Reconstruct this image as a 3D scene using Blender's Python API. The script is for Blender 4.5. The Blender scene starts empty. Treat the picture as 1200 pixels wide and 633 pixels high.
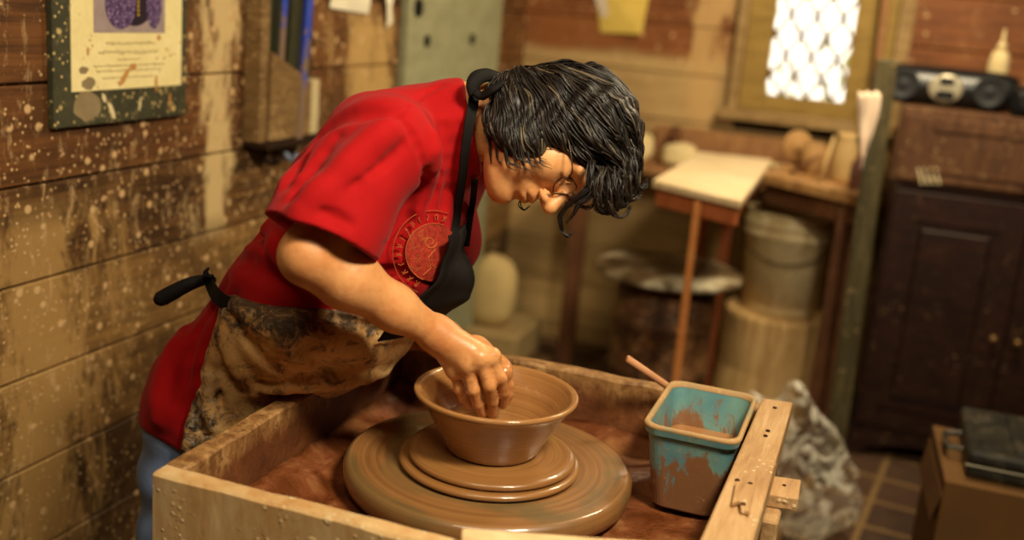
import bpy, bmesh, math, random
import numpy as np
from mathutils import Vector, Matrix, noise as mnoise
PI = math.pi
sc = bpy.context.scene
COL = sc.collection

# ------------------------------------------------------------------ camera frame
FPX = 1250.0
_p, _r, _y = math.radians(14.0), math.radians(5.0), math.radians(18.5)
CAM = np.array([0, 0, 1.43])
_fh = np.array([-math.sin(_y), math.cos(_y), 0.0]); _r0 = np.array([math.cos(_y), math.sin(_y), 0.0]); _z = np.array([0, 0, 1.0])
CW = _fh * math.cos(_p) - _z * math.sin(_p)
_u = _fh * math.sin(_p) + _z * math.cos(_p)
CR = _r0 * math.cos(_r) + _u * math.sin(_r)
CU = _u * math.cos(_r) - _r0 * math.sin(_r)

def ray(px, py):
    return CW + CR * ((px - 600.0) / FPX) - CU * ((py - 316.5) / FPX)
def PX(px, py, x):
    r = ray(px, py); return CAM + r * ((x - CAM[0]) / r[0])
def PY(px, py, y):
    r = ray(px, py); return CAM + r * ((y - CAM[1]) / r[1])
def PZ(px, py, z):
    r = ray(px, py); return CAM + r * ((z - CAM[2]) / r[2])
def PD(px, py, d):
    return CAM + ray(px, py) * d

# ------------------------------------------------------------------ node helpers
def srgb(r, g, b):
    f = lambda c: (c / 255.0 / 12.92) if c / 255.0 <= 0.04045 else ((c / 255.0 + 0.055) / 1.055) ** 2.4
    return (f(r), f(g), f(b), 1.0)

class NT:
    def __init__(s, name):
        s.m = bpy.data.materials.new(name); s.m.use_nodes = True
        s.t = s.m.node_tree; s.t.nodes.clear()
        s.out = s.t.nodes.new('ShaderNodeOutputMaterial')
        s.b = s.t.nodes.new('ShaderNodeBsdfPrincipled')
        s.t.links.new(s.b.outputs[0], s.out.inputs[0])
        s.tc = None
    def n(s, ty, **kw):
        k = s.t.nodes.new(ty)
        for a, v in kw.items(): setattr(k, a, v)
        return k
    def l(s, a, b): s.t.links.new(a, b)
    def coord(s, scale=(1, 1, 1), kind='Object', rot=(0, 0, 0), loc=(0, 0, 0)):
        if s.tc is None: s.tc = s.n('ShaderNodeTexCoord')
        mp = s.n('ShaderNodeMapping'); mp.inputs['Scale'].default_value = scale
        mp.inputs['Rotation'].default_value = rot; mp.inputs['Location'].default_value = loc
        s.l(s.tc.outputs[kind], mp.inputs[0]); return mp.outputs[0]
    def noise(s, vec, scale=5, detail=4, rough=.55, dist=0):
        k = s.n('ShaderNodeTexNoise'); k.inputs['Scale'].default_value = scale; k.inputs['Detail'].default_value = detail
        k.inputs['Roughness'].default_value = rough; k.inputs['Distortion'].default_value = dist
        s.l(vec, k.inputs['Vector']); return k.outputs['Fac']
    def vor(s, vec, scale=5, feature='F1'):
        k = s.n('ShaderNodeTexVoronoi', feature=feature); k.inputs['Scale'].default_value = scale
        s.l(vec, k.inputs['Vector']); return k.outputs['Distance']
    def ramp(s, fac, stops, interp='LINEAR'):
        k = s.n('ShaderNodeValToRGB'); cr = k.color_ramp; cr.interpolation = interp
        while len(cr.elements) < len(stops): cr.elements.new(0.5)
        for e, (p, c) in zip(cr.elements, stops):
            e.position = p; e.color = c if isinstance(c, (tuple, list)) else (c, c, c, 1)
        s.l(fac, k.inputs[0]); return k.outputs[0]
    def mix(s, fac, a, b, mode='MIX'):
        k = s.n('ShaderNodeMix', data_type='RGBA', blend_type=mode)
        for i, v in ((0, fac), (6, a), (7, b)):
            if hasattr(v, 'node'): s.l(v, k.inputs[i])
            else: k.inputs[i].default_value = v
        return k.outputs[2]
    def math(s, op, a, b=0.0):
        k = s.n('ShaderNodeMath', operation=op)
        for i, v in ((0, a), (1, b)):
            if hasattr(v, 'node'): s.l(v, k.inputs[i])
            else: k.inputs[i].default_value = v
        return k.outputs[0]
    def sep(s, vec):
        k = s.n('ShaderNodeSeparateXYZ'); s.l(vec, k.inputs[0]); return k.outputs
    def bump(s, h, strength=.3, dist=.01):
        k = s.n('ShaderNodeBump'); k.inputs['Strength'].default_value = strength; k.inputs['Distance'].default_value = dist
        s.l(h, k.inputs['Height']); s.l(k.outputs[0], s.b.inputs['Normal'])
    def set(s, **kw):
        for a, v in kw.items():
            a = a.replace('_', ' ')
            if hasattr(v, 'node'): s.l(v, s.b.inputs[a])
            else: s.b.inputs[a].default_value = v
        return s.m

def plain(name, col, rough=.6, metal=0.0, var=.15, scale=20, bump=.0, **kw):
    s = NT(name); kw.setdefault('Specular_IOR_Level', .5 if rough < .45 else .2); v = s.coord()
    f = s.noise(v, scale, 4)
    dark = tuple(c * (1 - var) for c in col[:3]) + (1,); lite = tuple(min(1, c * (1 + var)) for c in col[:3]) + (1,)
    c = s.ramp(f, [(.3, dark), (.7, lite)])
    s.set(Base_Color=c, Roughness=rough, Metallic=metal, **kw)
    if bump: s.bump(f, bump, .004)
    return s.m

def wood(name, dark, mid, lite, grain=(2, 2, 30), splat=None, splat_amt=.5, rough=.65, smear=None, fine=1.0, bump=.35):
    """grain: mapping scale (small along the grain). splat: colour of dried clay drops."""
    s = NT(name); v = s.coord(grain); o = s.coord()
    g1 = s.noise(v, 3.0, 6, .65, .6)
    g2 = s.noise(v, 12 * fine, 3, .6, .2)
    big = s.noise(o, 3.0, 3, .6)
    f = s.math('ADD', s.math('MULTIPLY', g1, .55), s.math('ADD', s.math('MULTIPLY', g2, .2), s.math('MULTIPLY', big, .3)))
    c = s.ramp(f, [(.36, dark), (.52, mid), (.68, lite)])
    h = g2; r = None
    if smear:
        sm = s.noise(s.coord((1, 1, .6)), 4.5, 6, .7, .4)
        m = s.ramp(sm, [(.52, 0.0), (.62, .75)])
        c = s.mix(m, c, smear)
    if splat:
        vd = s.vor(o, 70); n1 = s.noise(o, 9, 4, .7)
        m1 = s.math('MULTIPLY', s.ramp(vd, [(.16, 1.0), (.26, 0.0)]), s.ramp(n1, [(.62 - .3 * splat_amt, 0.0), (.66 - .25 * splat_amt, 1.0)]))
        vd2 = s.vor(o, 24); n2 = s.noise(o, 5, 5, .7)
        m2 = s.math('MULTIPLY', s.ramp(vd2, [(.13, 1.0), (.2, 0.0)]), s.ramp(n2, [(.66 - .25 * splat_amt, 0.0), (.7 - .25 * splat_amt, 1.0)]))
        n3 = s.noise(o, 34, 5, .75)
        m3 = s.ramp(n3, [(.60, 0.0), (.68, .7 * splat_amt)])
        m = s.math('MAXIMUM', s.math('MAXIMUM', m1, m2), m3)
        c = s.mix(m, c, splat)
        h = s.math('ADD', s.math('MULTIPLY', g2, .5), m)
    s.set(Base_Color=c, Roughness=rough, Specular_IOR_Level=.25)
    s.bump(h, bump, .004)
    return s.m

# ------------------------------------------------------------------ object helpers
def _finish(name, bm, mat, parent=None, smooth=False, base=None, kind=None, mods=()):
    bmesh.ops.recalc_face_normals(bm, faces=bm.faces)
    me = bpy.data.meshes.new(name); bm.to_mesh(me); bm.free()
    return link_mesh(name, me, mat, parent, smooth, base, kind)

def link_mesh(name, me, mat, parent=None, smooth=False, base=None, kind=None, recenter=True):
    n = len(me.vertices); co = np.empty(n * 3, dtype=np.float32); me.vertices.foreach_get('co', co); co = co.reshape(-1, 3)
    if recenter:
        if base is None:
            lo, hi = co.min(0), co.max(0); base = ((lo[0] + hi[0]) / 2, (lo[1] + hi[1]) / 2, lo[2])
        base = np.array(base, dtype=np.float32)
        co -= base; me.vertices.foreach_set('co', co.ravel()); me.update()
    else: base = np.zeros(3)
    if smooth: me.polygons.foreach_set('use_smooth', np.ones(len(me.polygons), dtype=bool))
    for m in (mat if isinstance(mat, (list, tuple)) else [mat]): me.materials.append(m)
    o = bpy.data.objects.new(name, me); COL.objects.link(o)
    o.location = Vector([float(v) for v in base])
    if parent is not None:
        o.parent = parent
        w = Vector((0, 0, 0)); q = parent
        while q is not None: w += q.location; q = q.parent
        o.location = o.location - w
    if kind: o['kind'] = kind
    return o

def obj(name, bm, mat, parent=None, **kw): return _finish(name, bm, mat, parent, **kw)

def tag(o, label=None, cat=None, group=None, kind=None):
    if label: o['label'] = label
    if cat: o['category'] = cat
    if group: o['group'] = group
    if kind: o['kind'] = kind
    return o

def thing(name, label, cat, loc, group=None):
    o = bpy.data.objects.new(name, None); COL.objects.link(o); o.location = Vector([float(v) for v in loc]); o.empty_display_size = .05
    return tag(o, label, cat, group)

def NB(): return bmesh.new()

def box(bm, lo, hi, bev=0.0, M=None, seg=1):
    lo = Vector([float(v) for v in lo]); hi = Vector([float(v) for v in hi])
    r = bmesh.ops.create_cube(bm, size=1.0); vs = r['verts']
    for v in vs:
        v.co = Vector([(lo[i] + hi[i]) / 2 + v.co[i] * (hi[i] - lo[i]) for i in range(3)])
    if bev > 0:
        es = list({e for v in vs for e in v.link_edges})
        rr = bmesh.ops.bevel(bm, geom=es, offset=bev, segments=seg, affect='EDGES', profile=.5)
        vs = list({v for f in rr['faces'] for v in f.verts} | {v for v in vs if v.is_valid})
    if M is not None:
        for v in vs: v.co = M @ v.co
    return vs

def beam(bm, a, b, w, h, up=(0, 0, 1), bev=.002):
    """rectangular bar from a to b, w sideways, h along 'up'"""
    a = Vector([float(v) for v in a]); b = Vector([float(v) for v in b]); d = (b - a); L = d.length; d.normalize()
    u = Vector(up); s = d.cross(u).normalized(); u = s.cross(d).normalized()
    M = Matrix((( s.x, d.x, u.x, 0), (s.y, d.y, u.y, 0), (s.z, d.z, u.z, 0), (0, 0, 0, 1))); M.translation = a
    return box(bm, (-w / 2, 0, -h / 2), (w / 2, L, h / 2), bev, M)

def prism(bm, pts, n, bev=0):
    """closed polygon pts (3D list) extruded along vector n"""
    vs = [bm.verts.new(Vector([float(c) for c in p])) for p in pts]
    f = bm.faces.new(vs); r = bmesh.ops.extrude_face_region(bm, geom=[f])
    nv = [g for g in r['geom'] if isinstance(g, bmesh.types.BMVert)]
    for v in nv: v.co += Vector([float(c) for c in n])
    if bev:
        es = list({e for v in vs + nv for e in v.link_edges})
        bmesh.ops.bevel(bm, geom=es, offset=bev, segments=2, affect='EDGES', profile=.5)

def lathe(bm, prof, c, seg=48, M=None, close=True, wob=0):
    c = Vector([float(v) for v in c]); rings = []
    for i, (r, z) in enumerate(prof):
        if r < 1e-6:
            p = Vector((0, 0, z)); v = bm.verts.new((M @ p if M else p) + c); rings.append([v])
        else:
            ring = []
            for k in range(seg):
                a = 2 * PI * k / seg; rr = r * (1 + wob * mnoise.noise(Vector((math.cos(a) * 1.5, math.sin(a) * 1.5, z * 8))))
                p = Vector((rr * math.cos(a), rr * math.sin(a), z)); ring.append(bm.verts.new((M @ p if M else p) + c))
            rings.append(ring)
    for a, b in zip(rings, rings[1:]):
        if len(a) == 1 and len(b) == 1: continue
        for k in range(seg):
            k2 = (k + 1) % seg
            if len(a) == 1: bm.faces.new((a[0], b[k2], b[k]))
            elif len(b) == 1: bm.faces.new((a[k], a[k2], b[0]))
            else: bm.faces.new((a[k], a[k2], b[k2], b[k]))
    if close:
        for rg, fl in ((rings[0], 1), (rings[-1], 0)):
            if len(rg) > 1: bm.faces.new(rg[::-1] if fl else rg)

def catmull(pts, n):
    P = [np.array(p, dtype=float) for p in pts]
    P = [2 * P[0] - P[1]] + P + [2 * P[-1] - P[-2]]
    m = len(P) - 3; out = []
    for i in range(n):
        t = i / (n - 1) * m; k = min(int(t), m - 1); t -= k
        a, b, c, d = P[k:k + 4]
        out.append(.5 * ((2 * b) + (-a + c) * t + (2 * a - 5 * b + 4 * c - d) * t * t + (-a + 3 * b - 3 * c + d) * t ** 3))
    return out

def tube(bm, pts, r, seg=8, n=None, flat=1.0, cap=True):
    """tube along pts; r scalar / list / function(t)"""
    if n: pts = catmull(pts, n)
    pts = [Vector([float(c) for c in p[:3]]) for p in pts]; N = len(pts)
    rad = (lambda t: r) if isinstance(r, (int, float)) else (r if callable(r) else (lambda t: float(np.interp(t, np.linspace(0, 1, len(r)), r))))
    t0 = (pts[1] - pts[0]).normalized(); s = t0.orthogonal().normalized(); rings = []
    for i, p in enumerate(pts):
        t = (pts[min(i + 1, N - 1)] - pts[max(i - 1, 0)]).normalized()
        s = (s - t * s.dot(t)).normalized(); b = t.cross(s); rr = rad(i / (N - 1))
        rings.append([bm.verts.new(p + (s * math.cos(2 * PI * k / seg) + b * math.sin(2 * PI * k / seg) * flat) * rr) for k in range(seg)])
    for a, b in zip(rings, rings[1:]):
        for k in range(seg): bm.faces.new((a[k], a[(k + 1) % seg], b[(k + 1) % seg], b[k]))
    if cap: bm.faces.new(rings[0][::-1]); bm.faces.new(rings[-1])

def ribbon(bm, pts, wdir, width, th, n=None):
    """flat strap: pts centre line; wdir list of width direction vectors; closed section"""
    if n:
        k = len(pts); wd = catmull(wdir, n) if len(wdir) == k else None; pts = catmull(pts, n)
        ws = catmull([[w, 0, 0] for w in width], n) if isinstance(width, (list, tuple)) else [[width]] * n
    else: wd = wdir; ws = [[w] for w in width] if isinstance(width, (list, tuple)) else [[width]] * len(pts)
    N = len(pts); rings = []
    for i in range(N):
        p = Vector([float(c) for c in pts[i]]); t = Vector([float(c) for c in (pts[min(i + 1, N - 1)] - pts[max(i - 1, 0)])]).normalized() if hasattr(pts[0], 'dot') else (Vector(pts[min(i + 1, N - 1)]) - Vector(pts[max(i - 1, 0)])).normalized()
        w = Vector([float(c) for c in wd[i]]); w = (w - t * w.dot(t)).normalized(); nn = t.cross(w); hw = ws[i][0] / 2; h = th / 2
        rings.append([bm.verts.new(p + w * a + nn * b) for a, b in ((-hw, -h), (hw, -h), (hw, h), (-hw, h))])
    for a, b in zip(rings, rings[1:]):
        for k in range(4): bm.faces.new((a[k], a[(k + 1) % 4], b[(k + 1) % 4], b[k]))
    bm.faces.new(rings[0][::-1]); bm.faces.new(rings[-1])

def sheet(bm, grid, th=0.002):
    """grid[i][j] of 3D points -> closed sheet with thickness"""
    G = np.array(grid, dtype=float); n, m = G.shape[:2]
    du = np.gradient(G, axis=0); dv = np.gradient(G, axis=1); N = np.cross(du, dv); N /= (np.linalg.norm(N, axis=2, keepdims=True) + 1e-9)
    A = [[bm.verts.new(Vector(G[i, j] + N[i, j] * th / 2)) for j in range(m)] for i in range(n)]
    B = [[bm.verts.new(Vector(G[i, j] - N[i, j] * th / 2)) for j in range(m)] for i in range(n)]
    for i in range(n - 1):
        for j in range(m - 1):
            bm.faces.new((A[i][j], A[i + 1][j], A[i + 1][j + 1], A[i][j + 1])); bm.faces.new((B[i][j], B[i][j + 1], B[i + 1][j + 1], B[i + 1][j]))
    for i in range(n - 1):
        bm.faces.new((A[i][0], B[i][0], B[i + 1][0], A[i + 1][0])); bm.faces.new((A[i][-1], A[i + 1][-1], B[i + 1][-1], B[i][-1]))
    for j in range(m - 1):
        bm.faces.new((A[0][j], A[0][j + 1], B[0][j + 1], B[0][j])); bm.faces.new((A[-1][j], B[-1][j], B[-1][j + 1], A[-1][j + 1]))

def surf_grid(ctrl, nu, nv):
    """bicubic resample of a control net"""
    rows = [catmull(r, nv) for r in ctrl]
    cols = [catmull([rows[i][j] for i in range(len(rows))], nu) for j in range(nv)]
    return np.array(cols).transpose(1, 0, 2)

# ------------------------------------------------------------------ implicit surfaces (continuous bodies and cloth)
class SDF:
    def __init__(s): s.p = []
    def _add(s, fn, lo, hi, k, op, mat=None): s.p.append((fn, np.array(lo) - .03 - k, np.array(hi) + .03 + k, k, op))
    def cone(s, a, b, r1, r2, k=.02, op='u'):
        a = np.array(a, float); b = np.array(b, float)
        def f(P):
            ba = b - a; t = np.clip(((P - a) @ ba) / (ba @ ba), 0, 1)
            return np.linalg.norm(P - a - t[:, None] * ba, axis=1) - (r1 + (r2 - r1) * t)
        m = max(r1, r2); s._add(f, np.minimum(a, b) - m, np.maximum(a, b) + m, k, op); return s
    def ell(s, c, r, R=None, k=.02, op='u'):
        c = np.array(c, float); r = np.array(r, float); R = np.eye(3) if R is None else np.array(R)   # rows of R: local axes
        def f(P):
            q = (P - c) @ R.T; k0 = np.linalg.norm(q / r, axis=1); k1 = np.linalg.norm(q / r ** 2, axis=1) + 1e-9
            return k0 * (k0 - 1) / k1
        m = r.max(); s._add(f, c - m, c + m, k, op); return s
    def econe(s, a, b, r1, r2, ax, sc_, k=.02, op='u'):
        """rounded cone whose section is stretched sc_ times along unit axis ax"""
        a = np.array(a, float); b = np.array(b, float); ax = np.array(ax, float); ax /= np.linalg.norm(ax)
        g = lambda P: P - np.outer((P @ ax) * (1 - 1 / sc_), ax)
        a2, b2 = g(a[None])[0], g(b[None])[0]
        def f(P):
            P = g(P); ba = b2 - a2; t = np.clip(((P - a2) @ ba) / (ba @ ba), 0, 1)
            return np.linalg.norm(P - a2 - t[:, None] * ba, axis=1) - (r1 + (r2 - r1) * t)
        m = max(r1, r2) * sc_; s._add(f, np.minimum(a, b) - m, np.maximum(a, b) + m, k, op); return s
    def custom(s, f, lo, hi, k=.005, op='u'): s._add(f, lo, hi, k, op); return s
    def __call__(s, P):
        lo, hi = P.min(0), P.max(0); d = np.full(len(P), .15)
        for fn, a, b, k, op in s.p:
            if op == 'u':
                if (lo > b).any() or (hi < a).any(): continue
                e = fn(P); h = np.clip(.5 + .5 * (d - e) / k, 0, 1); d = d * (1 - h) + e * h - k * h * (1 - h)
            elif op == 's':
                if (lo > b).any() or (hi < a).any(): continue
                e = -fn(P); h = np.clip(.5 - .5 * (d - e) / k, 0, 1); d = d * (1 - h) + e * h + k * h * (1 - h)
            elif op == 'i':
                e = fn(P); h = np.clip(.5 - .5 * (d - e) / k, 0, 1); d = d * (1 - h) + e * h + k * h * (1 - h)
            elif op == 'd':
                d = d + fn(P)
        return d

def mesh_sdf(fn, lo, hi, h, B=8, slack=.012, newton=2):
    lo = np.array(lo, float); hi = np.array(hi, float)
    nb = np.ceil((hi - lo) / (h * B)).astype(int); n = nb * B
    bi = np.stack(np.meshgrid(*[np.arange(k) for k in nb], indexing='ij'), -1).reshape(-1, 3)
    C = lo + (bi + .5) * B * h; act = []
    for i in range(0, len(C), 512):
        f = fn(C[i:i + 512]); act.append(np.abs(f) < B * h * .9 + slack)
    bi = bi[np.concatenate(act)]
    g = np.stack(np.meshgrid(*[np.arange(B + 1)] * 3, indexing='ij'), -1).reshape(-1, 3)
    F = np.empty((len(bi), (B + 1) ** 3), dtype=np.float32)
    for i in range(0, len(bi), 16):
        idx = (bi[i:i + 16, None, :] * B + g[None]).reshape(-1, 3)
        F[i:i + 16] = fn(lo + idx * h).reshape(-1, (B + 1) ** 3)
    F = F.reshape(-1, B + 1, B + 1, B + 1); S = F < 0
    # vertices
    cnt = np.zeros((len(bi), B, B, B), dtype=np.int8)
    for dx in (0, 1):
        for dy in (0, 1):
            for dz in (0, 1): cnt += S[:, dx:B + dx, dy:B + dy, dz:B + dz]
    cell = np.argwhere((cnt > 0) & (cnt < 8)); b, cx, cy, cz = cell.T
    acc = np.zeros((len(cell), 3)); num = np.zeros(len(cell))
    cs = [(0, 0, 0), (1, 0, 0), (0, 1, 0), (1, 1, 0), (0, 0, 1), (1, 0, 1), (0, 1, 1), (1, 1, 1)]
    for p in cs:
        for ax in range(3):
            if p[ax]: continue
            q = list(p); q[ax] = 1
            fa = F[b, cx + p[0], cy + p[1], cz + p[2]]; fb = F[b, cx + q[0], cy + q[1], cz + q[2]]
            m = (fa < 0) != (fb < 0); t = np.where(m, fa / (fa - fb + 1e-12), 0)
            v = np.array(p, float)[None].repeat(len(cell), 0); v[:, ax] += t
            acc += v * m[:, None]; num += m
    gidx = bi[b] * B + np.stack([cx, cy, cz], 1)
    V = lo + (gidx + acc / num[:, None]) * h
    key = (gidx[:, 0].astype(np.int64) * n[1] + gidx[:, 1]) * n[2] + gidx[:, 2]
    order = np.argsort(key); skey = key[order]
    quads = []
    for ax in range(3):
        sl = [slice(0, B)] * 3; sl2 = list(sl); sl2[ax] = slice(1, B + 1)
        a = S[(slice(None),) + tuple(sl)]; c = S[(slice(None),) + tuple(sl2)]
        e = np.argwhere(a != c); gi = bi[e[:, 0]] * B + e[:, 1:]
        inside = a[tuple(e.T)]
        o1, o2 = [(1, 2), (2, 0), (0, 1)][ax]
        ok = (gi[:, o1] > 0) & (gi[:, o2] > 0); gi = gi[ok]; inside = inside[ok]
        qs = []
        for s1, s2 in ((0, 0), (1, 0), (1, 1), (0, 1)):
            w = gi.copy(); w[:, o1] -= s1; w[:, o2] -= s2
            kk = (w[:, 0].astype(np.int64) * n[1] + w[:, 1]) * n[2] + w[:, 2]
            pos = np.clip(np.searchsorted(skey, kk), 0, len(skey) - 1)
            qs.append(np.where(skey[pos] == kk, order[pos], -1))
        Q = np.stack(qs, 1); Q[~inside] = Q[~inside][:, ::-1]
        quads.append(Q[(Q >= 0).all(1)])
    Q = np.concatenate(quads)
    for _ in range(newton):
        for i in range(0, len(V), 4096):
            p = V[i:i + 4096]; f0 = fn(p); e = h * .3
            G = np.stack([(fn(p + np.eye(3)[k] * e) - f0) / e for k in range(3)], 1)
            st = f0[:, None] * G / (np.maximum((G * G).sum(1, keepdims=True), .2)); L = np.linalg.norm(st, axis=1, keepdims=True)
            V[i:i + 4096] = p - st * np.minimum(1, h * .5 / (L + 1e-9))
    return V, Q

def mesh_from(name, V, Q):
    me = bpy.data.meshes.new(name); me.vertices.add(len(V)); me.vertices.foreach_set('co', V.astype(np.float32).ravel())
    me.loops.add(Q.size); me.loops.foreach_set('vertex_index', Q.astype(np.int32).ravel())
    me.polygons.add(len(Q)); me.polygons.foreach_set('loop_start', np.arange(0, Q.size, 4, dtype=np.int32))
    me.update(calc_edges=True); me.validate(); return me

def trace(fn, px, py, d0=1.2, d1=2.3, off=0.0):
    """first hit of the eye ray with surface fn = off (None when it misses)"""
    r = ray(px, py); L = np.linalg.norm(r); t = d0; best = (9, None)
    for _ in range(200):
        p = CAM + r * t; f = float(fn(p[None])[0]) - off
        if f < best[0]: best = (f, p)
        if f < .0004: return p
        t += max(f * .6, .0006) / L
        if t > d1: break
    return best[1]
def trace_many(fn, px, d0=1.2, d1=2.3, off=0.0):
    R_ = np.array([ray(a, b) for a, b in px]); L = np.linalg.norm(R_, axis=1); t = np.full(len(px), d0)
    best = np.full(len(px), 9.0); bt = t.copy(); done = np.zeros(len(px), bool)
    for _ in range(140):
        f = fn(CAM + R_ * t[:, None]) - off; m = (f < best) & ~done; best[m] = f[m]; bt[m] = t[m]
        done |= (f < .0004) | (t > d1); t = np.where(done, t, t + np.maximum(f * .6, .0006) / L)
        if done.all(): break
    return CAM + R_ * bt[:, None], best
def grads(fn, P, e=.004):
    g = np.stack([fn(P + np.eye(3)[k] * e) - fn(P - np.eye(3)[k] * e) for k in range(3)], 1); return g / (np.linalg.norm(g, axis=1, keepdims=True) + 1e-9)
def grad(fn, p, e=.004):
    g = np.array([fn((p + np.eye(3)[k] * e)[None])[0] - fn((p - np.eye(3)[k] * e)[None])[0] for k in range(3)]); return g / (np.linalg.norm(g) + 1e-9)
EXPO = 0.08
WARM = (1.0, .83, .54)
def LIGHTS():
    area('added_area_light', (.45, .75, 2.35), (-.75, 1.55, .9), 46, .35, (1, .87, .62), .25)  # unseen key light added above right of the camera for the potter
    area('added_area_light', (.15, 3.0, 2.38), (-.7, 3.7, .8), 52, .4, WARM, .4)  # unseen light added to brighten the back wall and table
    area('added_area_light', (-.5, .5, 2.38), (-1.3, 2.1, 1.1), 13, .5, (1, .84, .56), .5)  # extra out-of-frame fill added for the left wall
QUAL = 1.0
# ================================================================== THE POTTER
YM = 1.57
Q3 = lambda px, py, y=YM: PY(px, py, y)
AY = np.array([0, 1.0, 0])
tilt = math.radians(20)
hu = CR * .985 + CU * .17; hu /= np.linalg.norm(hu)
hf0 = np.cross(hu, -CW); hf0 = -hf0 if hf0 @ CU > 0 else hf0; hf0 /= np.linalg.norm(hf0)
hl0 = np.cross(hu, hf0)
if hl0 @ CW < 0: hl0 = -hl0
hf = hf0 * math.cos(tilt) - hl0 * math.sin(tilt); hl = hl0 * math.cos(tilt) + hf0 * math.sin(tilt)
HO = Q3(650, 162, 1.575)
HR = np.array([hf, hl, hu])                      # rows: forward, left, up of the head
H = lambda x, y, z: HO + hf * x + hl * y + hu * z

hip, waist, chest, upper = Q3(280, 462), Q3(368, 352), Q3(446, 232), Q3(490, 172)
shR, elR, wrR = Q3(452, 168, 1.405), Q3(362, 300, 1.275), Q3(511, 391, 1.425)
shL = shR + np.array([0, 2 * (YM - 1.405), 0]); elL, wrL = Q3(462, 372, 1.84), Q3(556, 414, 1.575)

def torso(s, g=0.0):
    s.econe(hip, waist, .135 + g, .128 + g, AY, 1.32, .03)
    s.econe(waist, chest, .128 + g, .125 + g, AY, 1.3, .04)
    s.econe(chest, upper, .125 + g, .088 + g, AY, 1.55, .05)
    for sy in (-1, 1): s.ell(chest + np.array([.075, sy * .075, -.075]), np.array([.07, .075, .075]) + g, k=.05)
    s.ell(waist + np.array([.05, 0, -.025]), np.array([.112, .145, .09]) + g, k=.05)
    for sh in (shR, shL): s.cone(upper + np.array([-.01, .5 * (sh[1] - YM), .012]), sh, .066 + g, .056 + g, .05)
    s.cone(upper, Q3(532, 143), .082 + g, .060 + g, .04)
    return s

# ---------------- skin
B = SDF(); torso(B, -.012)
B.cone(Q3(528, 140), H(-.045, 0, -.055), .054, .056, .03)
B.cone(Q3(505, 156), Q3(545, 150), .055, .048, .04)
for (sh, el, wr) in ((shR, elR, wrR), (shL, elL, wrL)):
    B.cone(sh, el, .050, .040, .03)
    m = el + (wr - el) * .28 + np.array([0, 0, .002]); m2 = el + (wr - el) * .65
    B.cone(el, m, .0385, .0400, .02); B.cone(m, m2, .0400, .0325, .03); B.cone(m2, wr, .0315, .0240, .02)
# legs and feet
for sy in (-1, 1):
    h0 = np.array([-1.05, YM + sy * .085, .68]); kn = np.array([-1.0, YM + sy * .10, .43]); an = np.array([-1.08, YM + sy * .11, .08])
    B.cone(h0, kn, .085, .055, .03); B.cone(kn, an, .052, .036, .02); B.cone(an + [-.02, 0, -.045], an + [.14, 0, -.052], .033, .026, .02)
# head
def hc(a, b, r1, r2, k=.012, op='u'): B.cone(H(*a), H(*b), r1, r2, k, op)
def he(c, r, k=.012, op='u'): B.ell(H(*c), r, HR, k, op)
he((-.012, 0, .035), (.094, .074, .084), .02)
he((.030, 0, -.015), (.056, .060, .080), .02)
he((.058, 0, .038), (.032, .052, .038), .02)
for s_ in (-1, 1):
    hc((-.002, s_ * .050, -.045), (.055, s_ * .022, -.088), .022, .019, .022)
    he((.054, s_ * .036, -.022), (.024, .025, .028), .024)
    he((.040, s_ * .036, -.066), (.030, .026, .028), .018)
    he((.080, s_ * .024, .024), (.012, .024, .009), .012)
    he((-.004, s_ * .076, -.006), (.020, .008, .032), .006)
he((.070, 0, -.092), (.021, .023, .019), .016)
he((.040, 0, -.098), (.040, .035, .018), .02)
for s_ in (-1, 1):
    he((.094, s_ * .031, .003), (.016, .018, .012), .010, 's')
    he((.069, s_ * .031, .001), (.0145, .016, .0125), .005)
    he((.0815, s_ * .031, -.0035), (.004, .013, .0016), .002, 's')
hc((.084, 0, .016), (.110, 0, -.024), .0085, .0105, .010)
he((.112, 0, -.028), (.011, .0115, .010), .006)
for s_ in (-1, 1):
    he((.099, s_ * .0125, -.031), (.011, .0085, .0085), .005)
    he((.103, s_ * .0085, -.0395), (.006, .0042, .004), .003, 's')
    hc((.094, s_ * .020, -.030), (.080, s_ * .031, -.055), .002, .002, .008, 's')
he((.079, 0, -.056), (.016, .027, .017), .014)
he((.0895, 0, -.0515), (.0078, .019, .0058), .006)
he((.0880, 0, -.0635), (.0078, .017, .0062), .006)
he((.100, 0, -.0575), (.013, .026, .0014), .003, 's')
he((.094, 0, -.075), (.007, .018, .0045), .008, 's')

# right hand: dorsal side to the camera, fingers pressing down into the bowl
def hand(wr, mcp, pip, dip, tip, rad, thumb, kn_r=.0125):
    for m in mcp: B.cone(wr, m, .0225, kn_r * 1.05, .014)
    for a, b in zip(mcp, mcp[1:]): B.cone(a, b, kn_r, kn_r, .010)
    for m, p, d, t, r in zip(mcp, pip, dip, tip, rad):
        B.cone(m, p, r * 1.16, r * 1.06, .005); B.cone(p, d, r * 1.05, r * .98, .004); B.cone(d, t, r * .98, r * .86, .004)
    a, b, c, d, r = thumb
    B.cone(a, b, .017, .0125, .010); B.cone(b, c, .0115, .0105, .004); B.cone(c, d, .0105, .0085, .004)
q = Q3
hand(wrR, [q(533, 434, 1.437), q(548, 428, 1.432), q(563, 422, 1.437), q(576, 418, 1.449)],
     [q(538, 455, 1.442), q(555, 457, 1.432), q(574, 452, 1.437), q(587, 444, 1.452)],
     [q(544, 467, 1.450), q(560, 473, 1.444), q(577, 470, 1.452), q(590, 460, 1.465)],
     [q(550, 475, 1.460), q(565, 484, 1.457), q(577, 485, 1.466), q(589, 474, 1.478)],
     [.0080, .0090, .0092, .0088],
     (q(538, 415, 1.455), q(566, 428, 1.485), q(578, 446, 1.495), q(584, 462, 1.498), .009))
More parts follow.
